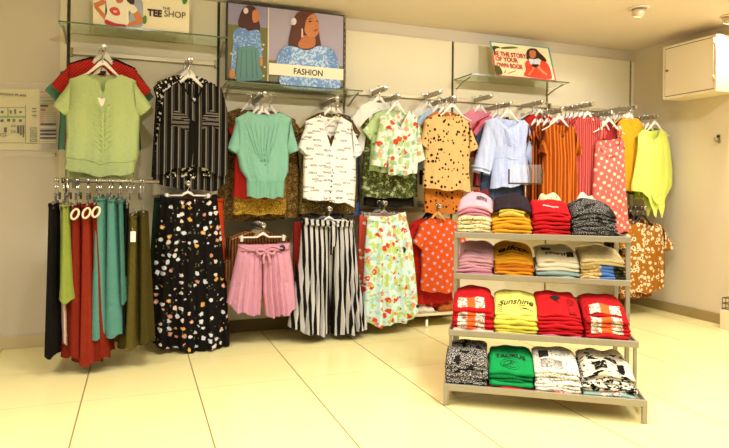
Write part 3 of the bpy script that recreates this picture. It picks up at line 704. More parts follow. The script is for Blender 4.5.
# 4 white word print shirt
p = uarm(336, 99, 'white word-print shirt'); front_hanger(p, YF, 'white word-print shirt', ny=108)
WP = script('#f3efea', '#4c443c', .062, .105)
r, fn, loc, c = garment_top('shirt', 'white short-sleeved shirt with small word print and open notched collar', 'shirt', YF,
    dict(c=(330, 112), sh=[(305, 121.5), (352, 123.5)], neck=[(320, 115), (340, 117)], dip=[(324, 132), (328.5, 148), (334, 134)],
         L=[(303.5, 158), (303, 180), (302.5, 201)], R=[(356, 158), (356, 182), (354.5, 208)],
         hem=[(302.5, 199), (328, 201.5), (343, 203), (354.5, 207)], SL=[(298, 147), (308, 158)], SR=[(362, 152), (352, 160)]), WP, .05, .006, 41)
for sx, us in ((-1, (.30, .49)), (1, (.51, .74))):          # lapels
    a, b = fn(us[0], 0), fn(us[1], 0)
    top_ = a if sx < 0 else b; tip = b if sx < 0 else a
    q = fn(.5+sx*.24, .13); m_ = MB()
    m_.add([top_ + Vector((0, -.006, .004)), tip + Vector((0, -.006, 0)), q + Vector((0, -.012, 0)), top_ + Vector((sx*.035, -.004, -.03)), top_ + Vector((0, .004, .004)), tip, q + Vector((0, -.004, 0)), top_ + Vector((sx*.035, .004, -.03))], [(0, 1, 2, 3), (7, 6, 5, 4), (0, 4, 5, 1), (1, 5, 6, 2), (2, 6, 7, 3)], None, 0, False)
    m_.build('lapel', WP, r)
strip(r, fn, [(.5, .33), (.49, .6), (.48, .98)], .03, WP, 'button_placket', 8, .004)
buttons(r, fn, [(.5, .42), (.495, .53), (.49, .63), (.485, .73), (.48, .84), (.478, .94)], flat('#3d342a', .4), .007)
back_top(p.x-.02, YF+.045, p.z-.075, .46, .70, camo(('#4c3b20', '#766030', '#2c2212', '#9a8250'), 22), 'olive brown print top behind the word shirt', .12, seed=42, flare=1.1)
back_top(p.x-.03, YF+.09, p.z-.075, .46, .78, camo(('#5d4a24', '#8a713a', '#3a2c14', '#b09a62'), 28), 'sandy brown top behind the word shirt', .12, seed=43, flare=1.15)
back_top(p.x+.05, YF+.135, p.z-.07, .46, .80, fab('#3f5a8e'), 'blue top behind the word shirt', .1, seed=44, flare=1.0)
back_top(p.x+.06, YF+.17, p.z-.06, .46, .50, fab('#ece6d6'), 'white top furthest back behind the word shirt', .12, seed=45)

# 5 tropical blouse
p = uarm(397, 96, 'tropical cropped blouse'); front_hanger(p, YF, 'tropical cropped blouse', .30, WHITEPL)
TROP = floral('#efeedd', ('#d8562a', '#e8a184', '#9cc4a0', '#c8442a', '#bcd8c6'), 18, .42, '#b4cc92', .12, .5)
r, fn, loc, c = garment_top('blouse', 'cropped white blouse with coral and green tropical print and dark buttons', 'blouse', YF,
    dict(c=(397, 106), sh=[(379, 118), (418, 119)], neck=[(388, 112), (408, 111)], dip=[(392, 121), (398, 129.5), (404, 120)],
         L=[(386, 146), (387.5, 160), (388, 174)], R=[(417.5, 144), (418, 158), (417, 174)],
         hem=[(388, 174.5), (403, 175.5), (417, 172)], SL=[(371, 165), (386, 168.5)], SR=[(424, 158), (416, 163)], sd=.06, ruff=.1), TROP, .045, .008, 51)
strip(r, fn, [(.47, .22), (.48, .6), (.47, .98)], .05, TROP, 'button_placket', 8, .004)
buttons(r, fn, [(.47, .28), (.475, .44), (.48, .60), (.48, .74), (.475, .9)], flat('#1f1a14', .4), .009)
neckband(r, fn, None, .006, fab('#e5e0cc'), 18, (.24, .5)); neckband(r, fn, None, .006, fab('#e5e0cc'), 18, (.5, .76))
OLV = camo(('#333a1a', '#69703c', '#23270f', '#8e9460', '#a9ad86'), 20)
back_top(p.x, YF+.045, p.z-.08, .48, .50, floral('#b7cf92', ('#5d8a3c', '#7da45a', '#e9eed6'), 22, .3), 'pale green leaf blouse behind the tropical blouse', .16, seed=52)
back_top(p.x-.015, YF+.09, p.z-.085, .52, .70, OLV, 'olive camouflage top hanging below the tropical blouse', .12, seed=53, flare=1.08)
back_top(p.x+.0, YF+.135, p.z-.08, .50, .78, fab('#1f1b14'), 'black top behind the olive camouflage top', .1, seed=54)
back_top(p.x-.02, YF+.18, p.z-.07, .46, .46, fab('#eef0ea'), 'white blouse behind the olive camouflage top', .14, seed=55)
p2 = at(385, 88, YF+.08); arm(p2.x, p2.z, YF+.06, 'shorter steel arm left of the tropical blouse arm'); HK[0] = p2.z
back_top(p2.x-.04, YF+.10, p2.z-.085, .46, .40, fab('#f2efe6'), 'white top on the short arm by tropical blouse', .12, seed=56, hm=WHITEPL)

# 6 leopard tee
p = uarm(453, 98, 'yellow leopard tee'); front_hanger(p, YF, 'yellow leopard tee')
LEO = leopard('#e4b878', '#2e2014', 31, .33)
r, fn, loc, c = garment_top('tee', 'yellow leopard print tee with a high neck and frilled cap sleeves', 'tee', YF,
    dict(c=(446, 110), sh=[(424, 121), (470, 123)], neck=[(436, 114), (458, 115)], dip=[(441, 118), (447, 119.5), (453, 118.5)],
         L=[(424.5, 149), (423, 168), (422.5, 187)], R=[(470, 152), (469, 170), (471, 191)],
         hem=[(422.5, 186.5), (440, 190.5), (458, 190), (471, 192)], SL=[(419, 145), (426, 149)], SR=[(477, 146), (469, 153)], ruff=.15), LEO, .05, .006, 61)
neckband(r, fn, None, .007, LEO, 18, (.26, .74))
back_top(p.x-.05, YF+.045, p.z-.085, .44, .84, leopard('#c9762c', '#3a1c0c', 31, .33), 'long orange leopard top behind the yellow leopard tee', .08, seed=62, flare=.95, name='tunic')
back_top(p.x-.08, YF+.09, p.z-.07, .46, .5, fab('#a9c6dc'), 'pale blue top behind the yellow leopard tee', .12, seed=63)
back_top(p.x-.04, YF+.135, p.z-.07, .48, .62, fab('#2a1d12'), 'dark brown top behind the yellow leopard tee', .1, seed=64, flare=.9)
back_top(p.x-.05, YF+.18, p.z-.07, .46, .56, fab('#d8e4ea'), 'white blue top furthest back behind leopard tee', .12, seed=65)
p2 = at(439, 92, YF+.08); arm(p2.x, p2.z, YF+.06, 'shorter steel arm left of the leopard tee arm'); HK[0] = p2.z
back_top(p2.x-.02, YF+.23, p2.z-.085, .44, .40, fab('#eee9dc'), 'cream top on the short arm by leopard tee', .12, seed=66)

# 7 pale blue blouse
p = uarm(509, 104, 'pale blue blouse'); front_hanger(p, YF, 'pale blue long-sleeved blouse')
PBL = NM('pale_blue_gauze', .9, 0, .12); PBL.col(PBL.mix(PBL.noise(PBL.uv(38, 5), 1, 3), '#8ea6de', '#e2e6fa')); PBL = PBL.cloth(.3).m
r, fn, loc, c = garment_top('blouse', 'pale blue gathered blouse with long cuffed sleeves and dark neck label', 'blouse', YF,
    dict(c=(509, 112), sh=[(484.5, 121), (529, 125)], neck=[(497, 117), (522, 119.5)], dip=[(502, 124), (508.5, 128), (516, 125)],
         L=[(494, 150), (492.5, 160), (490, 188)], R=[(527, 152), (528, 162), (531, 183)],
         hem=[(490, 188), (508, 187), (531, 182.5)], SL=[(472.5, 170), (489, 175.5)], SR=[(543, 170.5), (533, 178)], sd=.06, ruff=.08), PBL, .05, .010, 71)
neckband(r, fn, None, .006, PBL, 18, (.2, .8))
MB().tube([fn(t, .55+.01*math.sin(8*t)) + Vector((0, -.001, 0)) for t in [k/24 for k in range(25)]], .005, 6).build('waist_seam', PBL, r)
for k in range(7): MB().tube([fn(.2+.6*t, .08+.04*k+.05*math.sin(PI*t)) + Vector((0, -.0015, 0)) for t in [j/10 for j in range(11)]], .003, 5).build('smocking_line', PBL, r)
m_ = MB().box((-.016, .024, -.06), (.016, .028, -.040)); m_.build('neck_label', flat('#1b1a22', .7), r)
for sx, k in ((-1, [(472.5, 166), (489, 171)]), (1, [(543, 167), (533, 174.5)])):
    a, b = [Vector((q[0]-c.x, 0, q[1]-c.z)) for q in px(YF, k)]; n_ = 16; ctr = (a+b)/2; ax = (a-b)/2
    MB().tube([ctr + ax*math.cos(2*PI*i/n_)*1.02 + Vector((0, -.064*math.sin(2*PI*i/n_), 0)) for i in range(n_)], .008, 6, closed=True).build('cuff', PBL, r)
back_top(p.x-.02, YF+.045, p.z-.10, .52, .70, fab('#39445e'), 'dark denim top showing below the pale blue blouse', .2, seed=72, flare=1.0)
back_top(p.x-.05, YF+.09, p.z-.075, .48, .60, fab('#e0748a'), 'pink top behind the pale blue blouse', .12, seed=73)
back_top(p.x-.05, YF+.135, p.z-.07, .48, .62, fab('#a8232a'), 'crimson top behind the pale blue blouse', .12, seed=74)
p2 = at(490, 96, YF+.1); arm(p2.x, p2.z, YF+.08, 'shorter steel arm left of the blue blouse arm'); HK[0] = p2.z
back_top(p2.x-.03, YF+.20, p2.z-.085, .46, .42, fab('#e58ba0'), 'rose pink top on the short arm by blue blouse', .12, seed=75)
p2 = at(541, 102, YF+.06); arm(p2.x, p2.z, YF+.04, 'steel arm holding the scarlet tops'); HK[0] = p2.z
for i, (cc, nm) in enumerate((('#b8261c', 'scarlet top at the front of its arm'), ('#57211c', 'maroon top behind the scarlet one'), ('#d9d2c4', 'cream top behind the maroon one'))):
    back_top(p2.x-.01*i, YF+.065+.045*i, p2.z-.085, .44, .60, fab(cc), nm + ', right of blue blouse', .08, seed=80+i)

YG = 4.09
# 8 orange pleated dress
def strap_dress(name, label, cat, Y, spec, mat, **k): return garment_top(name, label, cat, Y, spec, mat, **k)
p = uarm(560, 110, 'orange striped dress', YG); front_hanger(p, YG, 'orange striped dress')
ORS = stripes('#c86a1e', '#8e3c0e', .034, .62, .006)
r, fn, loc, c = garment_top('dress', 'long orange dress with darker vertical stripes above the red tee stack', 'dress', YG,
    dict(c=(560, 119), sh=[(544.5, 130), (576, 131)], neck=[(552.5, 123), (569, 124.5)], dip=[(557, 132), (562, 134.5), (566, 132)],
         L=[(543.5, 150), (541, 178), (538, 238)], R=[(576, 150), (578, 180), (580, 240)], hem=[(538, 238), (560, 240), (580, 240)], SL=[(539.5, 152), (545, 156)], SR=[(580.5, 152), (576, 156)]), ORS, .045, .009, 91)
neckband(r, fn, None, .006, ORS, 18, (.25, .75))
m_ = MB().box((-.014, .022, -.05), (.014, .026, -.032)); m_.build('neck_label', flat('#241812', .7), r)
buttons(r, fn, [(.52, .02)], flat('#3a2416', .3), .011, 'badge')
for i, (cc, nm) in enumerate((('#8c3a14', 'rust brown dress behind the orange striped dress'), ('#c9641c', 'amber dress behind the orange striped dress'), ('#7a2f1a', 'russet dress furthest behind the orange striped dress'))):
    back_top(p.x-.01-.03*i, YG+.05+.05*i, p.z-.085, .40, 1.0, stripes(cc, '#5a2410', .03, .6, .004), nm, .08, seed=92+i, name='hanging_dress', cat='dress', flare=1.02)
for i, (cc, nm) in enumerate((('#a85a2c', 'copper dress fifth back on the orange dress arm'), ('#6a2a1c', 'oxblood dress sixth back on the orange dress arm'), ('#b8642a', 'tawny dress seventh back on the orange dress arm'), ('#8c4a30', 'chestnut dress last on the orange dress arm'))):
    back_top(p.x-.09+.01*i, YG+.20+.05*i, p.z-.08, .40, .9, fab(cc), nm, .06, seed=141+i, name='hanging_dress', cat='dress')
# 9 coral dresses
CORAL = fab('#dd6a63'); 
p3 = uarm(590, 104, 'coral and salmon dresses', YG+.03)
for i, (cc, nm) in enumerate((('#d8605a', 'coral dress left of the dotted dress'), ('#c64a44', 'brick red dress behind the coral one'), ('#e0857c', 'salmon dress behind the brick red one'), ('#b8403c', 'dark coral dress furthest back on its arm'))):
    back_top(p3.x-.01-.012*i, YG+.035+.05*i, p3.z-.085, .40, .95, stripes(cc, '#9c3a36', .022, .66, .006), nm, .09, seed=101+i, name='hanging_dress', cat='dress', flare=1.0)  # darker stripes paint the shade of pleats into the coral cloth
for i, (cc, nm) in enumerate((('#d87a72', 'faded coral dress fifth back on the coral arm'), ('#a83c38', 'wine coral dress sixth back on the coral arm'), ('#e09a8a', 'peach dress seventh back on the coral arm'), ('#c8605a', 'dusty coral dress last on the coral arm'))):
    back_top(p3.x-.005*i, YG+.235+.05*i, p3.z-.08, .40, .9, fab(cc), nm, .06, seed=151+i, name='hanging_dress', cat='dress')
p = uarm(610, 113, 'coral dress with white dots', YG); front_hanger(p, YG, 'coral dress with white dots')
PD = dots('#dd6c66', '#f2cfaa', 17, .235, .5)
r, fn, loc, c = garment_top('dress', 'coral strappy dress with large white dots behind the black tee stack', 'dress', YG,
    dict(c=(610, 121), sh=[(595, 144), (624, 142)], neck=[(599, 140), (620.5, 138)], dip=[(601.5, 147), (606, 148.5), (612, 147.5), (618, 146)],
         L=[(594, 160), (592.5, 190), (590, 232)], R=[(624.5, 158), (626, 190), (628.5, 232)], hem=[(590, 231), (610, 233), (628.5, 231)]), PD, .045, .010, 111)
for a, b in (((600, 141), (600.5, 122)), ((620, 139), (619, 123))):
    q0, q1 = [Vector((t[0]-c.x, -.012, t[1]-c.z)) for t in px(YG, [a, b])]; MB().tube([q0, (q0+q1)/2 + Vector((0, -.008, 0)), q1 + Vector((0, .012, 0)), q1 + Vector((0, .03, -.01)), q0 + Vector((0, .035, .0))], .011, 8, 0, .003).build('strap', PD, r)
MB().tube([fn(t, .06+.012*math.sin(14*t)) + Vector((0, -.004, 0)) for t in [k/20 for k in range(21)]], .012, 6, 0, .006).build('frill', PD, r)
patch(r, fn, .3, .05, .7, .1, PD, 'bow_band', .008); MB().tube(spline([tuple(fn(.42, .1)+Vector((0, -.01, 0))), tuple(fn(.5, .085)+Vector((0, -.014, 0))), tuple(fn(.58, .1)+Vector((0, -.01, 0)))], 4, False), .008, 6).build('bow', PD, r)
for i, (cc, nm) in enumerate((('#9c2c30', 'deep red top inside the dotted coral dress'), ('#d98a80', 'blush dress behind the dotted coral dress'), ('#c95a54', 'coral red dress behind the blush dress'), ('#e6a79a', 'pale salmon dress furthest behind the dotted dress'))):
    back_top(p.x-.01-.01*i, YG+.05+.05*i, p.z-.085, .37, .7 if i == 0 else .92, fab(cc), nm, .05, seed=112+i, name='hanging_dress' if i else 'hanging_blouse', cat='dress' if i else 'top')
p3 = uarm(634, 107, 'yellow and plum tops', YG+.04)
for i, (cc, nm) in enumerate((('#d99a1e', 'golden yellow top left of the neon top'), ('#5f1d24', 'plum top behind the golden yellow top'), ('#e9c43a', 'yellow top furthest back near the corner'))):
    back_top(p3.x-.03+.02*i, YG+.05+.05*i, p3.z-.075, .38, .66, fab(cc), nm, .06, seed=121+i)
for i, (cc, nm) in enumerate((('#8f2a3a', 'berry top fourth back on the yellow and plum arm'), ('#d8a82a', 'saffron top fifth back on the yellow and plum arm'), ('#e8e0cc', 'ivory top sixth back on the yellow and plum arm'), ('#7a2430', 'burgundy top last on the yellow and plum arm'))):
    back_top(p3.x-.02+.01*i, YG+.20+.05*i, p3.z-.075, .38, .62, fab(cc), nm, .05, seed=161+i)
# 10 neon top
p = uarm(656, 116, 'neon yellow sleeveless top', YG); front_hanger(p, YG, 'neon yellow tie-front top')
NEON = fab('#dae66e', .06)
r, fn, loc, c = garment_top('sleeveless_blouse', 'neon yellow sleeveless button top with a knotted hem', 'top', YG,
    dict(c=(652, 126), sh=[(638, 135), (667, 133)], neck=[(643.5, 129.5), (660, 130)], dip=[(647, 137), (651.5, 140.5), (656, 137)],
         L=[(637, 152), (634, 170), (630.5, 187), (632, 194)], R=[(670.5, 152), (672.5, 172), (672, 186), (668, 194)],
         hem=[(632, 190), (640, 193), (646, 200), (651, 219), (654.5, 206), (658, 219), (662, 201), (665, 195), (668, 190)]), NEON, .045, .004, 131)
neckband(r, fn, None, .006, NEON, 18, (.18, .5)); neckband(r, fn, None, .006, NEON, 18, (.5, .78))
strip(r, fn, [(.5, .15), (.51, .5), (.52, .82)], .04, NEON, 'button_placket', 8, .004); buttons(r, fn, [(.5, .2+.12*i) for i in range(6)], flat('#c9d040', .4), .007)
m_ = MB().box((-.014, .022, -.052), (.014, .026, -.034)); m_.build('neck_label', flat('#222018', .7), r)
MB().tube(spline([tuple(fn(.42, .84)+Vector((0, -.006, 0))), tuple(fn(.52, .82)+Vector((0, -.022, 0))), tuple(fn(.62, .84)+Vector((0, -.006, 0)))], 4, False), [.006]*2+[.014]*5+[.006]*2, 8).build('knot', NEON, r)
back_top(p.x-.03, YG+.045, p.z-.08, .40, .66, fab('#8f9a2a'), 'olive yellow top behind the neon top', .05, seed=132)
back_top(p.x-.04, YG+.09, p.z-.08, .40, .60, fab('#cf8f22'), 'ochre top behind the neon top', .05, seed=133)
back_top(p.x-.04, YG+.135, p.z-.075, .40, .62, fab('#4d5a1e'), 'moss green top furthest behind the neon top', .05, seed=134)

# ------------------------------------------------------------------ lower arms
YL = 4.27
CLIPM = flat('#d8d2c4', .35)
def skirt(name, label, cat, Y, spec, mat, d0=.05, fold=.014, seed=1, flare=1.8, waist=None):
    c = at(*spec['c'], Y); g = lambda k: [(q[0]-c.x, q[1]-c.z) for q in px(Y, spec[k])]
    r = empty(name, c, label, cat, GT); W = g('waist'); L = [W[0]] + g('L'); R = [W[-1]] + g('R'); hem = g('hem')
    mb = MB(); fn = sheet_pair(mb, L, R, W, W, hem, d0, fold, seed, 48, 26, 1.2, flare, hw=.010); mb.build('skirt_panel' if 'trouser' not in name else 'legs', mat, r, True)
    if waist:
        n = 40; mb = MB(); mb.grid(lambda u, v: fn(u, v*.05) + Vector((0, -.006, .004)), n, 2); mb.build('waistband', waist, r)
    return r, fn, c
def larm(x, y, what, Y=YL):
    p = at(x, y, Y); arm(p.x, p.z, Y-.03, 'steel arm holding the ' + what); HK[0] = p.z; return p
# black floral skirt
p = larm(188, 183, 'black floral skirt', 4.24)
BF = floral('#14100e', ('#d9d4d4', '#e6c9b8', '#d8a24a', '#cfd2dc', '#c98a72', '#e4e2e6'), 22, .33, '#5a6248', .05, .6, .62)
hanger(p.x, 4.24, p.z-.058, 'white clip hanger holding the black floral skirt', .31, WHITEPL, WHITEPL, group='clip hangers')
r, fn, c = skirt('skirt', 'long black skirt with scattered white, peach and yellow flowers', 'skirt', 4.24,
    dict(c=(188, 197), waist=[(160, 196), (175, 199), (190, 199.5), (205, 199), (217, 197)], L=[(156, 240), (151, 300), (148, 341)], R=[(222, 240), (227, 300), (230, 344)],
         hem=[(148, 340), (165, 345), (190, 347.5), (212, 346.5), (230, 343)]), BF, .055, .016, 201, 1.9, BF)
mbx = MB(); mbx.tube([fn(t, .93+.004*math.sin(20*t)) + Vector((0, -.001, 0)) for t in [k/40 for k in range(41)]], .003, 5); mbx.build('hem_seam', BF, r)
for i, (cc, nm, dx, w, h) in enumerate((('#7a1c1e', 'dark red skirt behind the black floral skirt', -.03, .38, .86), ('#d8461c', 'orange red skirt beside the black floral skirt', .10, .42, .90), ('#1f3a2a', 'dark green skirt behind the black floral skirt', -.07, .40, .92))):
    Yq = 4.24+.07+.06*i; q = empty('skirt', (p.x+dx, Yq, p.z-.11), nm, 'skirt', GT)
    mb = MB(); hw = w/2; sheet_pair(mb, [(-hw*.75, 0), (-hw, -h)], [(hw*.75, 0), (hw, -h)], [(-hw*.75, 0), (hw*.75, 0)], [(-hw*.75, 0), (hw*.75, 0)], [(-hw, -h), (hw, -h)], .02, .01, 210+i, 20, 14, 1.2, 1.4); mb.build('skirt_panel', fab(cc), q, True)
    MB().tube([(-hw*.75, 0, -.01), (0, -.004, -.012), (hw*.75, 0, -.01)], .012, 8, 0, .022).build('waistband', fab(cc), q)
    hanger(p.x+dx*.3, Yq, p.z-.058, 'clip hanger holding the ' + nm, .30, GREYPL, GREYPL, group='clip hangers')
# pink shorts
p = larm(263, 225, 'pink shorts and brown striped tops', 4.2)
PINK = fab('#d698ac')
hanger(p.x, 4.2, p.z-.058, 'white clip hanger holding the pink shorts', .34, WHITEPL, CLIPM, group='clip hangers')
def trousers(name, label, cat, Y, spec, mat, d0, fold, seed, flare=1.6):
    c = at(*spec['c'], Y); g = lambda k: [(q[0]-c.x, q[1]-c.z) for q in px(Y, spec[k])]
    r = empty(name, c, label, cat, GT); W = g('waist'); hem = g('hem'); cr = g('crotch')[0]; L = [W[0]] + g('L'); R = [W[-1]] + g('R'); ci = g('ci')
    xm = cr[0]; fns = []
    for k in (0, 1):
        wt = [W[0], (xm, (W[0][1]+W[-1][1])/2)] if k == 0 else [(xm, (W[0][1]+W[-1][1])/2), W[-1]]
        inner = [(xm, wt[0][1] if k else wt[1][1]), (xm, cr[1]), ci[k]]
        Lp, Rp = (L, inner) if k == 0 else (inner, R)
        hm = [h for h in hem if (h[0] <= ci[0][0]+1e-6 if k == 0 else h[0] >= ci[1][0]-1e-6)]
        mb = MB(); fn = sheet_pair(mb, Lp, Rp, wt, wt, hm, d0, fold, seed+k, 30, 24, 1.2, flare, hw=.008); mb.build('leg', mat, r, True); fns.append(fn)
    W0, W1 = W[0], W[-1]
    def wf(u, v):
        x = W0[0] + (W1[0]-W0[0])*u; z = W0[1] + (W1[1]-W0[1])*u + .006 - v*.045 - .006*math.sin(PI*u); e = math.sqrt(max(0, 1-(2*u-1)**2))
        return Vector((x + (2*u-1)*.004, -.012 - d0*.95*e, z))
    def wb(u, v): q = wf(u, v); q.y = .012 + d0*.8*math.sqrt(max(0, 1-(2*u-1)**2)); return q
    mb = MB(); mb.grid(wf, 30, 3); mb.grid(wb, 30, 3, 0, True); mb.build('waistband', mat, r)
    return r, fns, wf, c
r, fns, wf, c = trousers('shorts', 'pink pleated shorts with a tie belt and dark round badge', 'shorts', 4.2,
    dict(c=(263, 243), waist=[(238.5, 245), (289, 243.5)], L=[(233, 270), (226.5, 303)], R=[(293, 270), (297, 304)], crotch=[(262, 292)], ci=[(260.5, 315), (264.5, 316)],
         hem=[(226.5, 303), (236, 310), (260.5, 315), (264.5, 316), (288, 312), (297, 304)]), PINK, .055, .012, 221)
for k in range(10):                      # pleats below the waistband
    f_ = fns[k // 5]; u = (k % 5 + .5)/5; MB().tube([f_(u + .0*t, .14+.4*t) + Vector((0, -.0015, 0)) for t in [j/6 for j in range(7)]], [.005, .005, .0045, .004, .003, .002, .001], 6).build('pleat', PINK, r)
bw = wf(.5, .6) + Vector((0, -.012, -.02))
for sx in (-1, 1):
    MB().tube(spline([(bw.x, bw.y, bw.z), (bw.x+sx*.03, bw.y-.008, bw.z+.018), (bw.x+sx*.065, bw.y, bw.z+.012), (bw.x+sx*.05, bw.y+.002, bw.z-.014), (bw.x, bw.y, bw.z-.003)], 4, False), .009, 8, 0, .005).build('bow_loop', PINK, r)
    MB().tube(spline([(bw.x, bw.y, bw.z), (bw.x+sx*.018, bw.y-.006, bw.z-.035), (bw.x+sx*(.03 if sx > 0 else .015), bw.y+.002, bw.z-.085)], 4, False), .009, 8, 0, .004).build('tie_end', PINK, r)
MB().tube([bw + Vector((0, .004, 0)), bw + Vector((0, -.012, 0))], .012, 10).build('bow_knot', PINK, r)
MB().tube([wf(t, .2+.6*abs(math.sin(1.6*PI*t))) + Vector((0, -.006, 0)) for t in [k/20 for k in range(21)]], .006, 8, 0, .004).build('tie_belt', PINK, r)
q = wf(.82, .65); MB().tube([q, q + Vector((0, -.008, 0))], .022, 18).build('badge', flat('#1e1a18', .4), r)
BST = stripes('#7a4a22', '#c98f5a', .03, .55)
for i in range(6):
    cc = (('#7c4a26', '#4a2812'), ('#8a5a32', '#d0a074'), ('#5c3418', '#a87448'), ('#87552c', '#3f2210'), ('#6a3c1c', '#c08a58'), ('#744522', '#4a2a14'))[i]
    back_top(p.x-.005, 4.2+.06+.045*i, p.z-.035, .56, .34, stripes(cc[0], cc[1], .022, .6), ('brown striped top %s behind the pink shorts' % ('nearest', 'second', 'third', 'fourth', 'fifth', 'furthest')[i]), .0, seed=230+i, hm=flat('#a88a60', .4), hang=False, flare=1.12)
    hanger(p.x-.005, 4.2+.06+.045*i, p.z-.058, 'tan hanger holding the ' + ('nearest', 'second', 'third', 'fourth', 'fifth', 'furthest')[i] + ' brown top behind the pink shorts', .40, flat('#b0906a', .4), group='tan plastic hangers')
# striped trousers
p = larm(329, 209, 'black and white striped trousers', 4.2)
BWS = stripes('#16130f', '#c6c2be', .039, .56, .004)
hanger(p.x, 4.2, p.z-.058, 'white clip hanger holding the black and white striped trousers', .34, WHITEPL, BLACKPL, group='clip hangers')
r, fns, wf, c = trousers('trousers', 'wide black and white striped trousers with a tie waist', 'trousers', 4.2,
    dict(c=(329, 217), waist=[(302, 219), (353, 221)], L=[(299, 260), (294, 290), (287.5, 326)], R=[(356.5, 260), (360, 290), (367, 327)], crotch=[(330, 270)], ci=[(328, 333.5), (331, 333)],
         hem=[(287.5, 325), (296, 329), (312, 332), (328, 333.5), (331, 333), (345, 331.5), (360, 328), (367, 325.5)]), BWS, .06, .016, 241, 1.8)
MB().tube([wf(t, .5+.35*math.sin(2*PI*t)) + Vector((0, -.006, 0)) for t in [k/20 for k in range(21)]], .008, 8, 0, .004).build('tie_belt', BWS, r)
bw = wf(.55, .5) + Vector((0, -.012, 0))
for sx in (-1, 1): MB().tube(spline([(bw.x+sx*.008, bw.y, bw.z), (bw.x+sx*.012, bw.y-.01, bw.z-.08), (bw.x-.01+sx*.014, bw.y-.006, bw.z-.2+sx*.03)], 5, False), .012, 8, 0, .004).build('tie_end', BWS, r)
MB().tube([bw + Vector((-.018, .004, .006)), bw + Vector((.018, -.01, -.004))], .013, 8).build('knot', BWS, r)
for u in (.06, .3, .72, .95): 
    q = wf(u, .5); MB().box((q.x-.006, q.y-.008, q.z-.03), (q.x+.006, q.y-.003, q.z+.03)).build('belt_loop', BWS, r)
for i, (cc, nm, dx) in enumerate((('#8a231c', 'dark red trousers left behind the striped trousers', -.05), ('#1a1712', 'black trousers behind the striped trousers', .02))):
    Yq = 4.2+.09+.08*i; q = empty('trousers', (p.x+dx, Yq, p.z-.10), nm, 'trousers', GT)
    for k in (-1, 1): mb = MB(); sheet_pair(mb, [(-.2 if k < 0 else 0, 0), (-.22 if k < 0 else .02, -.76)], [(0 if k < 0 else .2, 0), (-.02 if k < 0 else .22, -.76)], [(-.2 if k < 0 else 0, 0), (0 if k < 0 else .2, 0)], [(-.2 if k < 0 else 0, 0), (0 if k < 0 else .2, 0)], [(-.22 if k < 0 else .02, -.76), (-.02 if k < 0 else .22, -.76)], .02, .006, 250+i*2+k, 14, 10); mb.build('leg', fab(cc), q, True)
    hanger(p.x+dx*.3, Yq, p.z-.058, 'clip hanger holding the ' + nm, .34, GREYPL, GREYPL, group='clip hangers')
# tropical skirt
p = larm(384, 203, 'tropical print skirt', 4.24)
TS = floral('#cde4dc', ('#d8482a', '#e08a6a', '#b8d0c8', '#cf3a28', '#a9cfc8'), 19, .40, '#b9cc70', .125, .6)
hanger(p.x, 4.24, p.z-.058, 'grey clip hanger holding the tropical print skirt', .28, GREYPL, GREYPL, group='clip hangers')
r, fn, c = skirt('skirt', 'pale green tropical skirt with red flowers and a dark round badge', 'skirt', 4.24,
    dict(c=(385, 213), waist=[(367.5, 216), (386, 217), (405, 212)], L=[(364.5, 250), (363, 290), (361.5, 322)], R=[(412, 240), (416, 280), (418.5, 311)],
         hem=[(361.5, 321), (374, 325), (392, 322), (408, 318), (418.5, 311)]), TS, .05, .012, 261, 1.6, TS)
buttons(r, fn, [(.62, .1 + .11*i) for i in range(8)], flat('#2a2018', .4), .007)
strip(r, fn, [(.62, .04), (.63, .5), (.68, .98)], .03, TS, 'button_placket', 8, .004)
buttons(r, fn, [(.74, .33)], flat('#1d1a18', .4), .024, 'badge'); buttons(r, fn, [(.95, .93)], flat('#26221e', .4), .015, 'badge')
for i, (cc, nm, dx, w) in enumerate((('#c9503c', 'red print skirt left behind the tropical skirt', -.03, .34), ('#dcd8c8', 'cream skirt behind the tropical skirt', -.02, .30), ('#b83a30', 'dark coral skirt furthest behind the tropical skirt', .03, .34))):
    Yq = 4.24+.075+.06*i; h = .82 if i != 1 else .7; q = empty('skirt', (p.x+dx, Yq, p.z-.10), nm, 'skirt', GT); hw = w/2
    mm = floral(cc, ('#e9c0a8', '#d8862a', '#f0e0c8'), 20, .3) if i == 0 else fab(cc)
    mb = MB(); sheet_pair(mb, [(-hw*.9, 0), (-hw, -h)], [(hw*.9, 0), (hw, -h)], [(-hw*.9, 0), (hw*.9, 0)], [(-hw*.9, 0), (hw*.9, 0)], [(-hw, -h), (hw, -h)], .02, .008, 270+i, 18, 12); mb.build('skirt_panel', mm, q, True)
    hanger(p.x+dx*.3, Yq, p.z-.058, 'clip hanger holding the ' + nm, .28, GREYPL, GREYPL, group='clip hangers')
# orange dotted blouse
p = larm(438, 206, 'orange dotted blouse', 4.27)
OD = dots('#d2541c', '#c39ab0', 17, .2, .6)
hanger(p.x, 4.27, p.z-.058, 'orange hanger holding the orange dotted blouse', .34, flat('#d89a52', .4), group='tan plastic hangers')
r, fn, loc, c = garment_top('blouse', 'orange blouse with pale dots hanging beside the display stand', 'blouse', 4.27,
    dict(c=(438, 215), sh=[(419, 225), (460, 225)], neck=[(430, 218), (448, 218)], dip=[(434, 222), (439, 223.5), (444, 222)],
         L=[(421, 248), (421, 270), (420, 291)], R=[(460, 250), (460, 270), (460, 292)], hem=[(420, 290.5), (440, 292), (460, 291)], SL=[(412.5, 243), (420.5, 250)], SR=[(468, 245), (461, 250)]), OD, .045, .007, 281)
neckband(r, fn, None, .005, OD, 16, (.26, .74))
back_top(p.x-.03, 4.27+.05, p.z-.08, .46, .70, fab('#b3201a'), 'red blouse behind the orange dotted blouse', .09, seed=282, hm=BLACKPL)
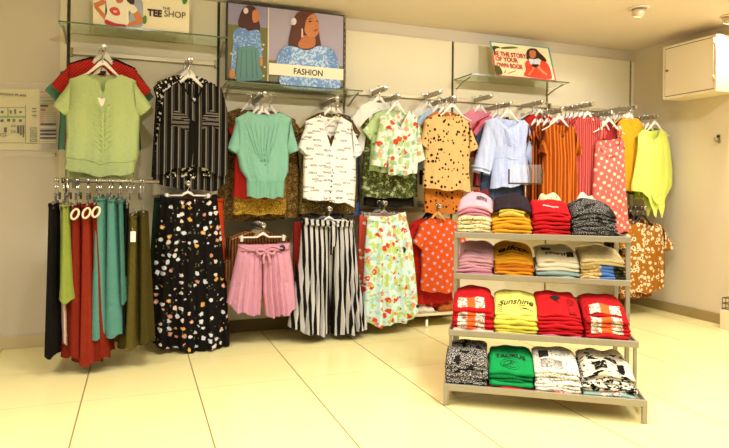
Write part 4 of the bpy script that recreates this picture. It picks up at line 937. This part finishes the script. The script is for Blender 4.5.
back_top(p.x-.04, 4.27+.095, p.z-.08, .46, .74, floral('#b8261c', ('#e08a6a', '#8a1814', '#d86a4a'), 22, .34), 'red print blouse furthest behind orange dotted blouse', .09, seed=283, hm=BLACKPL)
# brown daisy tee under the neon top
p = larm(643, 208, 'brown daisy tee', YG)
hanger(p.x, YG, p.z-.058, 'black hanger holding the brown daisy tee', .34, BLACKPL, group='dark plastic hangers')
DZ = daisies('#a0641a', '#e6d2aa', '#6e3f10', 24)
r, fn, loc, c = garment_top('tee', 'brown tee with cream daisy rings hanging beside the right wall', 'tee', YG,
    dict(c=(645, 218), sh=[(629, 226), (663, 226.5)], neck=[(637, 222), (654, 223)], dip=[(641, 227.5), (646, 229), (650, 227.5)],
         L=[(626, 250), (628, 270), (629, 293)], R=[(664.5, 250), (665, 270), (664, 286)], hem=[(629, 292), (645, 293), (664, 285)], SL=[(619, 246), (626, 251)], SR=[(672, 245), (665, 251)]), DZ, .045, .006, 291)
neckband(r, fn, None, .006, DZ, 16, (.26, .74))
back_top(p.x-.02, YG+.05, p.z-.08, .42, .72, daisies('#8a4a16', '#d8b48a', '#5a2c0e', 24), 'darker daisy tee behind the brown daisy tee', .1, seed=292, hm=BLACKPL, name='tee', cat='tee')
for i, nm in enumerate(('nearest charcoal cardigan above the daisy tee', 'second charcoal cardigan behind the daisy tee', 'charcoal cardigan furthest behind the daisy tee')):
    back_top(p.x-.05-.025*i, YG+.10+.045*i, p.z-.055+.02*i, .40, .60, fab('#2b2420'), nm, .05, seed=293+i, hm=BLACKPL)

# ------------------------------------------------------------------ side-hung rail at the left
YR = 4.0
a, b = at(62, 180.5, YR), at(153, 181.5, YR); zr = a.z
r = empty('side_rail', (0, 0, 0), 'steel hanging rail with skirts and trousers below the lime tee', 'rail')
MB().tube([(a.x, YR, zr), (b.x+.03, YR, zr)], .0125, 14).build('bar', STEEL, r)
for x in (UPX[0]+.0, b.x+.03):
    MB().tube([(x if x > a.x else a.x+.01, YR, zr), (x if x > a.x else a.x+.01, WY-.036, zr)], .010, 12).build('support', STEEL, r)
    xx = x if x > a.x else a.x+.01; MB().box((xx-.014, WY-.037, zr-.05), (xx+.014, WY-.0245, zr+.05)).build('mounting_plate', STEEL, r, False, .002)
MB().tube([(a.x-.002, YR, zr), (a.x+.006, YR, zr)], .016, 14).build('end_cap', DARK, r)
def drape(name, label, cat, xl, xr, xbl, xbr, yt, yb, mat, Y=YR, depth=.15, folds=5, seed=0, wb=None):
    tl, tr, bl, br = at(xl, yt, Y), at(xr, yt, Y), at(xbl, yb, Y-.05), at(xbr, yb, Y-.05)
    zt, zb = tl.z, max(bl.z, .012); cx = (tl.x+tr.x)/2; r = empty(name, (cx, Y, zt), label, cat, 'skirts and trousers on the side rail')
    rnd = random.Random(seed); ph = rnd.uniform(0, 6); n, m = 40, 18; rows = []
    for j in range(m+1):
        t = j/m; x0 = tl.x+(bl.x-tl.x)*t-cx; x1 = tr.x+(br.x-tr.x)*t-cx; c0 = (x0+x1)/2; hw = (x1-x0)/2*1.24; rowv = []
        for k in range(n):
            th = 2*PI*k/n; f = 1 + (.10+.22*t)*math.sin(folds*th+ph+1.5*t) + .08*math.sin(2*folds*th+2*ph)
            rowv.append(Vector((c0 + hw*f*math.cos(th), depth*(.85+.25*t)*math.sin(th)*(1+.04*math.sin(7*th+ph)), (zb-zt)*t - .012*t*math.sin(folds*th+ph))))
        rows.append(rowv)
    vs = [v for g in rows for v in g]; fs = [(j*n+k, j*n+(k+1) % n, (j+1)*n+(k+1) % n, (j+1)*n+k) for j in range(m) for k in range(n)]
    fs.append(tuple(range(n)))
    mb = MB(); mb.add(vs, fs, [(math.atan2(v.y, v.x)*.08, v.z) for v in vs]); mb.build('fabric', mat, r)
    hw0 = (tr.x-tl.x)/2
    MB().tube([Vector((hw0*1.05*math.cos(2*PI*k/20), depth*.87*math.sin(2*PI*k/20), -.012)) for k in range(20)], .006, 6, 0, .014, closed=True).build('waistband', wb or mat, r)
    h = hanger(cx, Y, zr-.058, 'clip hanger holding the ' + ' '.join(label.split()[:9]), .27, GREYPL, flat('#5a544a', .4), side=True, group='clip hangers'); 
    for q in h.children: 
        if q.name.startswith(('bar', 'clip')): q.location.z = min(0, zt - (zr-.058) + .03)
    return r
for i in range(9):
    q = at(58 + 10.3*i, 181, YR); hanger(q.x, YR, zr-.058, ('empty grey clip hanger, %s from the left end of the side rail' % ('first', 'second', 'third', 'fourth', 'fifth', 'sixth', 'seventh', 'eighth', 'ninth')[i]), .20, GREYPL, flat('#5a544a', .4), side=True, group='clip hangers')
BLK = fab('#14110f'); RED = fab('#7d2413'); REDB = fab('#8c2c19'); LG = fab('#8f9c44'); TE = fab('#578c80'); OL = fab('#5a4f20'); OL2 = fab('#463c14'); CRM = fab('#d9b9a0')
drape('trousers', 'black trousers at the left end of the side rail', 'trousers', 50, 61, 47, 60, 203, 353, BLK, folds=3, seed=1)
drape('skirt', 'pale peach skirt between black trousers and lime skirt', 'skirt', 61.5, 65.5, 63, 70, 205, 341, CRM, folds=4, seed=2, depth=.13)
drape('skirt', 'short lime green skirt on the side rail', 'skirt', 63, 71, 59, 77, 203, 299, LG, Y=YR-.035, folds=4, seed=3)
for i, (q, nm) in enumerate((((71, 82, 66, 86), 'rust red skirt nearest the lime skirt'), ((82, 93, 78, 100), 'middle rust red skirt of three on side rail'), ((92.5, 101, 94, 110), 'rust red skirt nearest the teal trousers'))):
    rr = drape('skirt', nm, 'skirt', q[0], q[1], q[2], q[3], 205-i, (354, 361, 355)[i], (RED, REDB, RED)[i], folds=5, seed=4+i)
    m_ = MB().tube([Vector((.021*math.cos(2*PI*k/18)+.006, -.155+.012*math.sin(2*PI*k/18), -.05+.028*math.sin(2*PI*k/18)+.010*math.cos(2*PI*k/18))) for k in range(18)], .0065, 8, closed=True); m_.build('cream_belt_ring', flat('#e6d7b4', .5), rr)
for i, (q, nm, m_) in enumerate((((95, 107, 91.5, 108), 'teal trousers nearest the rust red skirts', TE), ((107, 117, 106, 125), 'second teal trousers on the side rail', TE), ((117.5, 124, 120, 128), 'teal trousers nearest the olive ones', fab('#4a7c70')))):
    drape('trousers', nm, 'trousers', q[0], q[1], q[2], q[3], 197+i, (335, 333, 300)[i], m_, folds=4, seed=11+i)
drape('trousers', 'black trousers between the teal and olive trousers', 'trousers', 124.5, 128.5, 121, 127, 203, 330, BLK, folds=3, seed=15, depth=.13)
rr = drape('trousers', 'olive trousers with a white tag on the side rail', 'trousers', 129, 138, 122, 138, 214, 346, OL, folds=5, seed=16)
price_tag(rr, (.0, -.155, -.10), .03, .065)
drape('trousers', 'dark olive trousers at the right end of side rail', 'trousers', 139, 147, 138, 152, 211, 340, OL2, folds=5, seed=17)
# ------------------------------------------------------------------ tiered display stand
SO = Vector((1.556, 2.759, 0)); SA = math.radians(-33)
EX = Vector((math.cos(SA), math.sin(SA), 0)); EY = Vector((-math.sin(SA), math.cos(SA), 0))
TIERS = [dict(y=.44, z=.872, x=.012, d=.36), dict(y=.44, z=.622, x=.012, d=.36), dict(y=.18, z=.338, x=-.002, d=.37), dict(y=-.04, z=.103, x=-.012, d=.38)]
SW = .996
st = empty('display_stand', SO, 'grey metal four-tier display stand stacked with folded tees', 'display stand'); st.rotation_euler = (0, 0, SA)
for i, t in enumerate(TIERS):
    x0, y0, z = t['x'], t['y'], t['z']; x1, y1 = x0+SW, y0+t['d']; lip = .034
    sh = MB().box((x0+.012, y0+.018, z-.014), (x1-.012, y1-.01, z-.008)).build('shelf', flat('#8d8470', .5, .3), st)
    MB().box((x0, y0, z-lip+.012), (x1, y0+.018, z+.012)).build('front_rail', SHELFM, sh, False, .003)
    MB().box((x0, y1-.01, z-lip+.012), (x1, y1+.002, z+.006)).build('back_rail', SHELFM, sh, False, .003)
    for xx in (x0, x1-.012): MB().box((xx, y0+.019, z-lip+.012), (xx+.012, y1-.011, z+.010)).build('side_rail', SHELFM, sh, False, .003)
x0 = TIERS[0]['x']
for xx in (x0-.004, x0+SW-.020):
    MB().box((xx, .4655, 0), (xx+.024, .4895, .885)).build('post', SHELFM, st, False, .003)
    MB().box((xx, .775, 0), (xx+.024, .799, .885)).build('post', SHELFM, st, False, .003)
    MB().box((xx+.004, .10, .018), (xx+.020, .775, .042)).build('base_rail', SHELFM, st, False, .003)
for xx in (TIERS[3]['x'], TIERS[3]['x']+SW-.024):
    MB().box((xx, -.040, 0), (xx+.024, -.016, .090)).build('leg', SHELFM, st, False, .003)
for xx in (TIERS[2]['x']+.002, TIERS[2]['x']+SW-.022):
    MB().box((xx, .20, .10), (xx+.018, .218, .32)).build('riser', SHELFM, st, False, .003)
def local_x(pxx, pyy, t):
    p = at_plane(pxx, pyy, SO + EY*t['y'], EY); return (p - SO).dot(EX)
def on_stand(x, y, z): return SO + EX*x + EY*y + Vector((0, 0, z))
ORD = ['top', 'second', 'third', 'fourth', 'fifth', 'sixth', 'seventh', 'eighth', 'ninth', 'tenth']
TN = ['top', 'second', 'third', 'bottom']; PN = ['leftmost', 'second', 'third', 'rightmost']
OYS = {}
def stack(ti, si, xl, xr, layers, hf, hb, crown=.16, depth=.30, words=None, seed=0, dy=.02):
    """layers: bottom to top [(material, colour words, width factor, crumple)]"""
    t = TIERS[ti]; yy = 330 if ti == 2 else (232, 273, 0, 390)[ti]
    a, b = local_x(xl, yy, t), local_x(xr, yy, t); cx, W = (a+b)/2-.004, (b-a)+.006; rnd = random.Random(seed*31+ti*7+si)
    n = len(layers); hf0 = min(hf*1.02, hb*.72); cut = [0]
    for _ in range(n): cut.append(cut[-1] + rnd.uniform(.75, 1.25))
    cut = [q/cut[-1] for q in cut]; base = on_stand(cx, t['y']+dy, t['z']-.0075); z_ac = 0
    def P(x, y):                          # height of the whole pile above a point
        s_ = max(0, min(1, y/depth)); s_ = 1-(1-s_)**2.4
        return (hf0+(hb-hf0)*s_)*(1-crown*abs(2*x/W)**2.2)
    last = None
    for k, (mat, cw, wf_, cr) in enumerate(layers):
        w = W*wf_*rnd.uniform(.94, 1.0); ox = rnd.uniform(-.005, .005); oy = rnd.uniform(-.005, .012); p1, p2 = rnd.uniform(0, 6), rnd.uniform(0, 6)
        f0, f1 = cut[k]+.03/n, cut[k+1]-.03/n; oy += .055*k/max(1, n-1)
        def zt(x, y, f, cr=cr, p1=p1, p2=p2): return P(x, y)*f + (cr*(math.sin(31*x+p1+9*y)+.7*math.sin(57*x+p2-20*y)+.6*math.sin(40*y+p2))*.005 if f == f1 else 0) + .0008*math.sin(50*x+p1)
        nx, ny = 20, 9; cols = []
        for i in range(nx+1):
            u = -1 + 2*i/nx; x = u*w/2 + ox; e = 1 if abs(u) < .86 else math.sqrt(max(0, 1-((abs(u)-.86)/.14)**2))*.75+.25
            prof = []; 
            for j in range(ny+1): y = depth*(1-j/ny); zb_, zt_ = zt(x, y, f0), zt(x, y, f1); m_ = (zb_+zt_)/2; prof.append((y, m_-(m_-zb_)*e, 0))
            zb_, zt_ = zt(x, 0, f0), zt(x, 0, f1); m_ = (zb_+zt_)/2; h_ = (zt_-zb_)/2*e
            for q in range(1, 5): th = -PI/2 + PI*q/5; prof.append((-h_*1.1*math.cos(th), m_ + h_*math.sin(th), 1))
            for j in range(ny+1): y = depth*j/ny; zb_, zt_ = zt(x, y, f0), zt(x, y, f1); m_ = (zb_+zt_)/2; prof.append((y, m_+(zt_-m_)*e, 2))
            cols.append([Vector((x, y+oy+.004*math.sin(9*x+p1)+.003*math.sin(43*x+p2), max(z, .0003))) for y, z, _ in prof])
        m = len(cols[0]); vs = [v for c_ in cols for v in c_]; fs = []; uvs = []
        for c_ in cols:
            d_ = 0
            for q, v in enumerate(c_):
                if q: d_ += (v - c_[q-1]).length
                uvs.append((v.x + 0*si, d_ + k*.37 + seed*.13))
        for i in range(nx):
            for q in range(m):
                q2 = (q+1) % m; fs.append((i*m+q, (i+1)*m+q, (i+1)*m+q2, i*m+q2))
        fs.append(tuple(range(m))); fs.append(tuple(nx*m+q for q in range(m-1, -1, -1)))
        mb = MB(); mb.add(vs, fs, uvs); o = mb.build('folded_tee', mat); o.location = base; o.rotation_euler = (0, 0, SA + rnd.uniform(-.02, .02))
        pos = ORD[n-1-k] if n-1-k else 'topmost'; pos = 'lowest' if k == 0 else pos
        tag(o, '%s folded tee, %s in the %s stack on the %s shelf' % (cw, pos, PN[si], TN[ti]), 'tee', 'folded tees on the %s shelf' % TN[ti])
        last = (o, lambda x, y, zt=zt, f1=f1: zt(x, y, f1)); OYS[o.name] = oy
    return last, W, depth
def tee_text(last, body, cx, y0, size, mat, bold=.0, arc=0.0, slant=0.0, name='lettering', w=None):
    """lettering lies on the top tee: x across, y up the sloping cloth"""
    o, sf = last; vs, fs = text_mb(body, 1, bold, 'CENTER'); tw = max(v.x for v in vs)-min(v.x for v in vs); sc = size if w is None else w/tw
    out = []
    for v in vs:
        x = cx + v.x*sc + slant*v.y*size; y = y0 + v.y*size - arc*(v.x*sc)**2
        out.append(Vector((x, y + OYS[o.name], sf(x, y) + .0035)))
    mb = MB(); mb.add(out, fs, None, 0, False); return mb.build(name, mat, o)
def tee_line(last, pts, rad, mat, name='print'):
    o, sf = last; MB().tube([Vector((x, y+OYS[o.name], sf(x, y)+.0015)) for x, y in [(q.x, q.y) for q in spline([(a, b, 0) for a, b in pts], 5, False)]], rad, 5, 0, .0015).build(name, mat, o)
INK = flat('#1a1512', .8); WINK = flat('#e8dccb', .8)
def L(mat, words, n=1, w=1, cr=.75): return [(mat, words, w, cr)]*n
PKp, PK = fab('#d9a3b0'), fab('#bf7d92'); MUS = fab('#d99a24'); MUSP = speck('#d08c1e', '#5a3412', .40); CREAMT = speck('#dccb9a', '#1c1712', .42, 70, 130)
REDT = fab('#b8161c'); REDP = speck('#b0151a', '#4a0c0c', .44); BLKP = speck('#1d1a18', '#8f8a84', .45, 130, 150)
BLKW = speck('#181512', '#b8b0a6', .47, 110, 150); CRUM = speck('#d9c49a', '#7a5a34', .36, 60, 60); OLIVE = fab('#6f6430')
# top shelf
t_, W, D = stack(0, 0, 457, 492, L(CREAMT, 'cream black-lettered', 5) + L(PK, 'mauve pink', 2) + L(PKp, 'pale pink', 1) , .20, .265, .20, seed=1)
patch_ = lambda t_, x0, y0, x1, y1, m: (lambda mb: (mb.grid(lambda u, v: Vector((x0+(x1-x0)*u, y0+(y1-y0)*v+OYS[t_[0].name], t_[1](x0+(x1-x0)*u, y0+(y1-y0)*v)+.0045)), 26, 18, 0, False, lambda p, u, v: (p[0], p[1])), mb.build('print', m, t_[0])))(MB())
patch_(t_, .01, .05, .075, .10, speck('#8a6a72', '#1c1712', .5, 90, 160))
stack(0, 1, 492.5, 533, L(MUS, 'mustard yellow', 2) + L(MUSP, 'mustard dark-printed', 1) + L(MUS, 'mustard', 2) + L(speck('#c9b04a', '#7a6420', .42), 'olive yellow printed', 2, .66) + L(fab('#2a1f26'), 'black plum', 1, .93), .18, .26, .20, seed=2)
t_, W, D = stack(0, 2, 534, 573, L(REDP, 'red dark-printed', 3) + L(REDT, 'red', 3) + L(REDT, 'bright red white-lettered', 1), .18, .225, .10, seed=3, depth=.24)
tee_text(t_, 'ROSEWOOD', 0, .03, .018, WINK, .02, w=.09)
t_, W, D = stack(0, 3, 574, 620, L(BLKP, 'black grey-printed', 7) , .16, .235, .22, seed=4, depth=.24)
# crumpled tops lying behind at the back of the top shelf
def crumple(ti, xl, xr, y0, d, h, mat, label, group=None, seed=0, lift=0):
    t = TIERS[ti]; yy = 232; a, b = local_x(xl, yy, t), local_x(xr, yy, t); cx, W = (a+b)/2, (b-a); rnd = random.Random(seed); p = [rnd.uniform(0, 6) for _ in range(6)]
    mb = MB(); n = 22
    def hgt(u, v):
        e = math.sqrt(max(0, 1-abs(2*u-1)**6))*math.sqrt(max(0, 1-abs(2*v-1)**6))
        return h*e*(.93+.07*math.sin(7*u+p[0])*math.sin(4*v+p[1])+.02*math.sin(13*u+p[2]))
    mb.grid(lambda u, v: Vector(((u-.5)*W*(1-.06*hgt(u, v)/h), v*d, hgt(u, v))), n, n); mb.grid(lambda u, v: Vector(((u-.5)*W, v*d, 0)), n, n, 0, True)
    o = mb.build('crumpled_blouse', mat, None, True); o.location = on_stand(cx, t['y']+y0, t['z']-.0075+lift); o.rotation_euler = (0, 0, SA); tag(o, label, 'top', group); return o
crumple(0, 538, 571, .265, .09, .268, CRUM, 'crumpled beige print top behind the red tee stack', seed=5)
crumple(0, 580, 606, .265, .09, .268, fab('#d9cdb4'), 'crumpled cream top behind the black tee stack', seed=6)
crumple(0, 466, 492, .315, .04, .29, fab('#7a2420'), 'dark red top behind the pink and cream stack', seed=7)
# second shelf
t_, W, D = stack(1, 0, 457, 494, L(PK, 'mauve pink', 2) + L(PKp, 'light pink', 3) + L(PKp, 'pale pink script-printed', 1), .125, .195, .16, seed=11)
tee_text(t_, 'Roses', -.02, .03, .035, flat('#6a5a6a'), 0, slant=.3, w=.11)
t_, W, D = stack(1, 1, 495, 535, L(MUSP, 'orange dark-printed', 2) + L(fab('#c9761c'), 'burnt orange', 2) + L(MUS, 'golden orange', 1) + L(fab('#dd9a1e'), 'golden yellow black-lettered', 1), .12, .195, .14, seed=12)
tee_text(t_, 'elko.', 0, .062, .075, INK, .03, slant=.35, w=.19)
tee_line(t_, [(-.10, .035), (-.02, .045), (.06, .03)], .002, INK)
t_, W, D = stack(1, 2, 538, 582, L(fab('#8fa39a'), 'grey teal', 2) + L(fab('#e6dcc4'), 'cream', 1) + L(fab('#efe8d6'), 'ivory', 1) + L(fab('#e2d5b4'), 'cream black-lettered', 1), .12, .185, .10, seed=13)
tee_text(t_, 'North', 0, .05, .04, INK, .03, arc=2, w=.13); patch_(t_, -.085, .10, -.03, .16, INK); patch_(t_, .055, .02, .095, .075, speck('#2a2420', '#8a8070', .4))
t_, W, D = stack(1, 3, 583, 628, L(zones('#cdb27a', '#4f74b4', '#3a3a1a'), 'beige, blue and olive printed', 5) + L(fab('#d9c58c'), 'pale sand', 1) + L(speck('#e3d3a0', '#b8a070', .36, 40, 40), 'cream yellow', 1), .13, .19, .14, seed=14)
patch_(t_, .0, .09, .05, .14, fab('#d8d4c4'))
# third shelf
GR = graphic('#b8161c', ('#e9dfcc', '#2a2018', '#e9dfcc', '#9a8a74', '#e0602a'), .085, 34, -.01)
GR2 = graphic('#a81418', ('#e4d8c0', '#6a5c48', '#e9dfcc', '#8d8068', '#e0602a'), .09, 34, 0)
t_, W, D = stack(2, 0, 453, 494, L(fab('#e2b8a4'), 'pale pink', 1) + L(GR, 'red white-and-orange graphic', 5) + L(REDT, 'red graphic', 1), .13, .215, .10, seed=21)
patch_(t_, -.09, .004, .08, .09, GR)
t_, W, D = stack(2, 1, 495, 540, L(fab('#d4c84e'), 'yellow', 4) + L(speck('#ddd25e', '#5a5020', .36, 40, 120), 'yellow printed', 1) + L(fab('#e0d666'), 'pale yellow script-printed', 1), .12, .20, .06, seed=22)
tee_text(t_, 'Sunshine', .0, .06, .07, INK, .012, slant=.3, arc=1.0, w=.19)
for a in ((-.02, .05), (-.01, .03), (.02, .02)): tee_line(t_, [(a[0], a[1]), (a[0]+.03, a[1]+.004), (a[0]+.075, a[1]-.006)], .0015, INK)
for k in range(4): tee_line(t_, [(-.105, .005+.016*k), (-.09, .012+.016*k), (-.075, .003+.016*k)], .002, INK)
t_, W, D = stack(2, 2, 539, 585, L(fab('#a85a72'), 'mauve', 1) + L(REDT, 'red', 5) + L(fab('#c0181c'), 'bright red rose-printed', 1), .125, .205, .08, seed=23)
o, sf = t_; S_ = [( .0+.028*math.cos(a)*(1+.2*math.sin(3*a)), .145+.035*math.sin(a)*(1+.2*math.cos(4*a))) for a in [2*PI*k/24 for k in range(24)]]
mb = MB(); mb.poly([Vector((x-.005, y+OYS[o.name], sf(x, y)+.0035)) for x, y in S_]); mb.build('flower_print', INK, o)
tee_line(t_, [(-.005, .115), (.0, .095), (.01, .08)], .002, INK)
patch_(t_, .055, .0, .095, .16, speck('#b8161c', '#5a1010', .5, 140, 60))
t_, W, D = stack(2, 3, 587, 633, L(fab('#b01a1e'), 'crimson', 2) + L(GR2, 'red white-and-orange graphic', 4) + L(fab('#a81418'), 'dark red graphic', 1), .135, .205, .12, seed=24)
patch_(t_, -.095, .004, .085, .08, GR2)
# bottom shelf
stack(3, 0, 445, 488, L(fab('#2a2420'), 'plain black', 1) + L(BLKW, 'black white-printed', 6), .12, .165, .06, seed=31)
t_, W, D = stack(3, 1, 489, 535, L(fab('#c01818'), 'bright red', 1) + L(fab('#128a44'), 'green', 1) + L(speck('#0f7a3c', '#0a3a1e', .42), 'green dark-printed', 2) + L(fab('#129048'), 'green star-sign', 1), .095, .15, .10, seed=32)
tee_text(t_, 'TAURUS', 0, .115, .05, INK, .035, arc=3.5, w=.16)
for rr_ in (.045, .03): 
    o, sf = t_; pts = [(.0+rr_*1.15*math.cos(a), .055+rr_*math.sin(a)) for a in [2*PI*k/20 for k in range(21)]]; MB().tube([Vector((x, y+OYS[o.name], sf(x, y)+.0015)) for x, y in pts], .0014, 5).build('print', flat('#0a4a22', .8), o)
for a in (0, 1, 2, 3): tee_line(t_, [(-.04+.02*a, .03), (.0, .055+.01*a), (.04-.015*a, .08)], .0014, flat('#0a4a22', .8))
NEWS = speck('#e4dccb', '#4a443c', .44, 90, 200)
t_, W, D = stack(3, 2, 537, 583, L(graphic('#b8161c', ('#b8161c', '#f0e6d2', '#b8161c'), .2, 60), 'red and white patterned', 1) + L(NEWS, 'white newsprint', 5) + L(NEWS, 'white and grey newsprint', 1), .115, .165, .12, seed=33)
patch_(t_, -.085, .12, -.035, .20, INK)
for k in range(8): tee_line(t_, [(-.08, .015+.011*k), (-.0, .017+.011*k), (.03, .015+.011*k)], .0011, flat('#6a645a', .8))
MULTI = graphic('#8fa89a', ('#d9cbb0', '#2f4a8e', '#d9632a', '#c03a2a', '#7fa898'), .055, 26, 0)
BWP = speck('#dfd6c4', '#14110f', .5, 34, 50)
t_, W, D = stack(3, 3, 586, 640, L(MULTI, 'multicoloured print', 2) + L(BWP, 'white black-printed', 4, 1, 1.6) + L(speck('#d8cbb0', '#14110f', .42, 22, 30), 'cream black-printed', 1, 1, 1.6), .125, .165, .16, seed=34)
for a in (( -.06, .03, .0, .09), (.0, .11, .06, .16), (.055, .03, .085, .10), (-.09, .12, -.05, .17)): patch_(t_, a[0], a[1], a[2], a[3], speck('#14110f', '#d8cbb0', .4, 60, 60))

# slim metal sign holder standing on the top shelf behind the tees
pA, pB = [(lambda p: (p - SO).dot(EX))(at_plane(q, 183, SO + EY*.77, EY)) for q in (508, 543)]
zt0 = at_plane(508, 183, SO + EY*.77, EY).z; zt1 = at_plane(508, 168, SO + EY*.77, EY).z
r = empty('sign_holder', on_stand((pA+pB)/2, .77, TIERS[0]['z']-.0075), 'empty bronze U-shaped sign holder in front of the pale blue blouse', 'sign holder'); r.rotation_euler = (0, 0, SA)
hw = (pB-pA)/2; h0 = zt0-TIERS[0]['z']; h1 = zt1-TIERS[0]['z']; BRZ = flat('#6a5a3a', .35, .7, .5)
MB().box((-hw, -.006, h0), (hw, .006, h0+.010)).box((-hw, -.006, h0+.0101), (-hw+.010, .006, h1)).box((hw-.010, -.006, h0+.0101), (hw, .006, h1)).build('frame', BRZ, r, False)
MB().tube([(0, 0, .004), (0, 0, h0)], .006, 8).build('stem', BRZ, r); MB().box((-.05, -.025, 0), (.05, .025, .004)).build('foot', BRZ, r, False, .001)
MB().box((-hw+.011, -.002, h0+.0102), (hw-.011, .002, h1+.03)).build('clear_insert', ACR, r)

# ------------------------------------------------------------------ low shelf below the orange blouse
r = empty('base_shelf', (2.45, WY-.03, .10), 'low cream shelf near the floor below the orange blouse', 'shelf')
q0, q1 = at(412, 322, 4.33), at(450, 318, 4.33); zs = .118
MB().box((1.66-2.45, -.33, zs-.10-.018), (2.62-2.45, 0, zs-.10)).build('board', flat('#d8c8a0', .5), r, False, .003)
for xx in (1.68, 2.58): MB().box((xx-2.45, -.30, zs-.10-.055), (xx+.02-2.45, 0, zs-.10-.018)).build('bracket', SHELFM, r)
def heap(x, y, w, d, h, mat, name, label, cat, seed):
    rnd = random.Random(seed); p = [rnd.uniform(0, 6) for _ in range(6)]; mb = MB(); n = 20
    def hg(u, v):
        e = math.sqrt(max(0, 1-abs(2*u-1)**3))*math.sqrt(max(0, 1-abs(2*v-1)**3)); return h*e*(.8+.2*math.sin(8*u+p[0])*math.sin(6*v+p[1])+.08*math.sin(21*u+p[2]))
    mb.grid(lambda u, v: Vector(((u-.5)*w, (v-.5)*d, hg(u, v))), n, n); mb.grid(lambda u, v: Vector(((u-.5)*w, (v-.5)*d, 0)), n, n, 0, True)
    o = mb.build(name, mat, None, True); o.location = (x, y, zs+.001); tag(o, label, cat); return o
xa, xb, xc = at(422, 310, 4.38).x, at(440, 310, 4.38).x, at(402, 316, 4.38).x
heap(xa-.02, 4.42, .24, .2, .10, fab('#e2d8c0'), 'crumpled_cloth', 'crumpled cream cloth on the low shelf beside tropical skirt', 'cloth', 3)
heap(xb+.06, 4.42, .20, .2, .12, fab('#b8622a'), 'folded_cloth', 'rust brown cloth on the low shelf beside display stand', 'cloth', 4)
tg = at(427, 322, 4.305); m_ = MB().box((tg.x-.012, 4.303, tg.z-.035), (tg.x+.008, 4.3045, tg.z+.02)); m_.tube([(tg.x, 4.304, tg.z+.02), (tg.x, 4.304, zs-.002)], .001, 5)
o = m_.build('swing_tag', flat('#f2ece0', .6)); tag(o, 'small white tag dangling from the low shelf', 'tag')

# ------------------------------------------------------------------ light
def area(loc, rot, size, power, col, sy=None):
    d = bpy.data.lights.new('shop_light', 'AREA'); d.energy = power; d.color = col; d.size = size
    if sy: d.shape = 'RECTANGLE'; d.size_y = sy
    o = bpy.data.objects.new('shop_light', d); C.objects.link(o); o.location = loc; o.rotation_euler = rot; return o
def spot(loc, target, power, col, ang, blend=.6, rad=.04):
    d = bpy.data.lights.new('spot_beam', 'SPOT'); d.energy = power; d.color = col; d.spot_size = math.radians(ang); d.spot_blend = blend; d.shadow_soft_size = rad
    o = bpy.data.objects.new('spot_beam', d); C.objects.link(o); o.location = loc; o.rotation_euler = (Vector(target)-Vector(loc)).to_track_quat('-Z', 'Y').to_euler(); return o
WARM = (1, .96, .86); WARM2 = (1, .99, .95)
for x in (-1.2, .6, 2.4, 4.2):
    for y in (.3, 2.3): area((x, y, CZ-.02), (0, 0, 0), .5, 28, WARM2).data.spread = math.radians(135)
for x, pw in ((.0, 27), (1.2, 31), (2.1, 50), (3.0, 54), (3.75, 32)):
    spot((x, 2.55, CZ-.03), (x+.05, 4.6, 1.25), pw, WARM2, 95, .7)
spot(lampA, (3.9, 4.6, .9), 28, WARM2, 100, .5)
spot(lampB, (4.74, 3.5, .6), 46, WARM, 110, .3, .02)
w = bpy.data.worlds.new('World'); bpy.context.scene.world = w; w.use_nodes = True
w.node_tree.nodes['Background'].inputs[0].default_value = (1, .98, .92, 1); w.node_tree.nodes['Background'].inputs[1].default_value = .36

# ------------------------------------------------------------------ camera
cam = bpy.data.cameras.new('Camera'); co = bpy.data.objects.new('Camera', cam); C.objects.link(co)
cam.sensor_fit = 'HORIZONTAL'; cam.sensor_width = 36; cam.lens = 36*F/729; cam.shift_x = -SX/729; cam.shift_y = SY/729; cam.clip_start = .05
M = Matrix((rt, up, -fw)).transposed().to_4x4(); M.translation = EYE; co.matrix_world = M
sc = bpy.context.scene; sc.camera = co
sc.view_settings.view_transform = 'Standard'; sc.view_settings.look = 'None'; sc.view_settings.gamma = 1; sc.view_settings.use_curve_mapping = False
sc.view_settings.exposure = 0.0
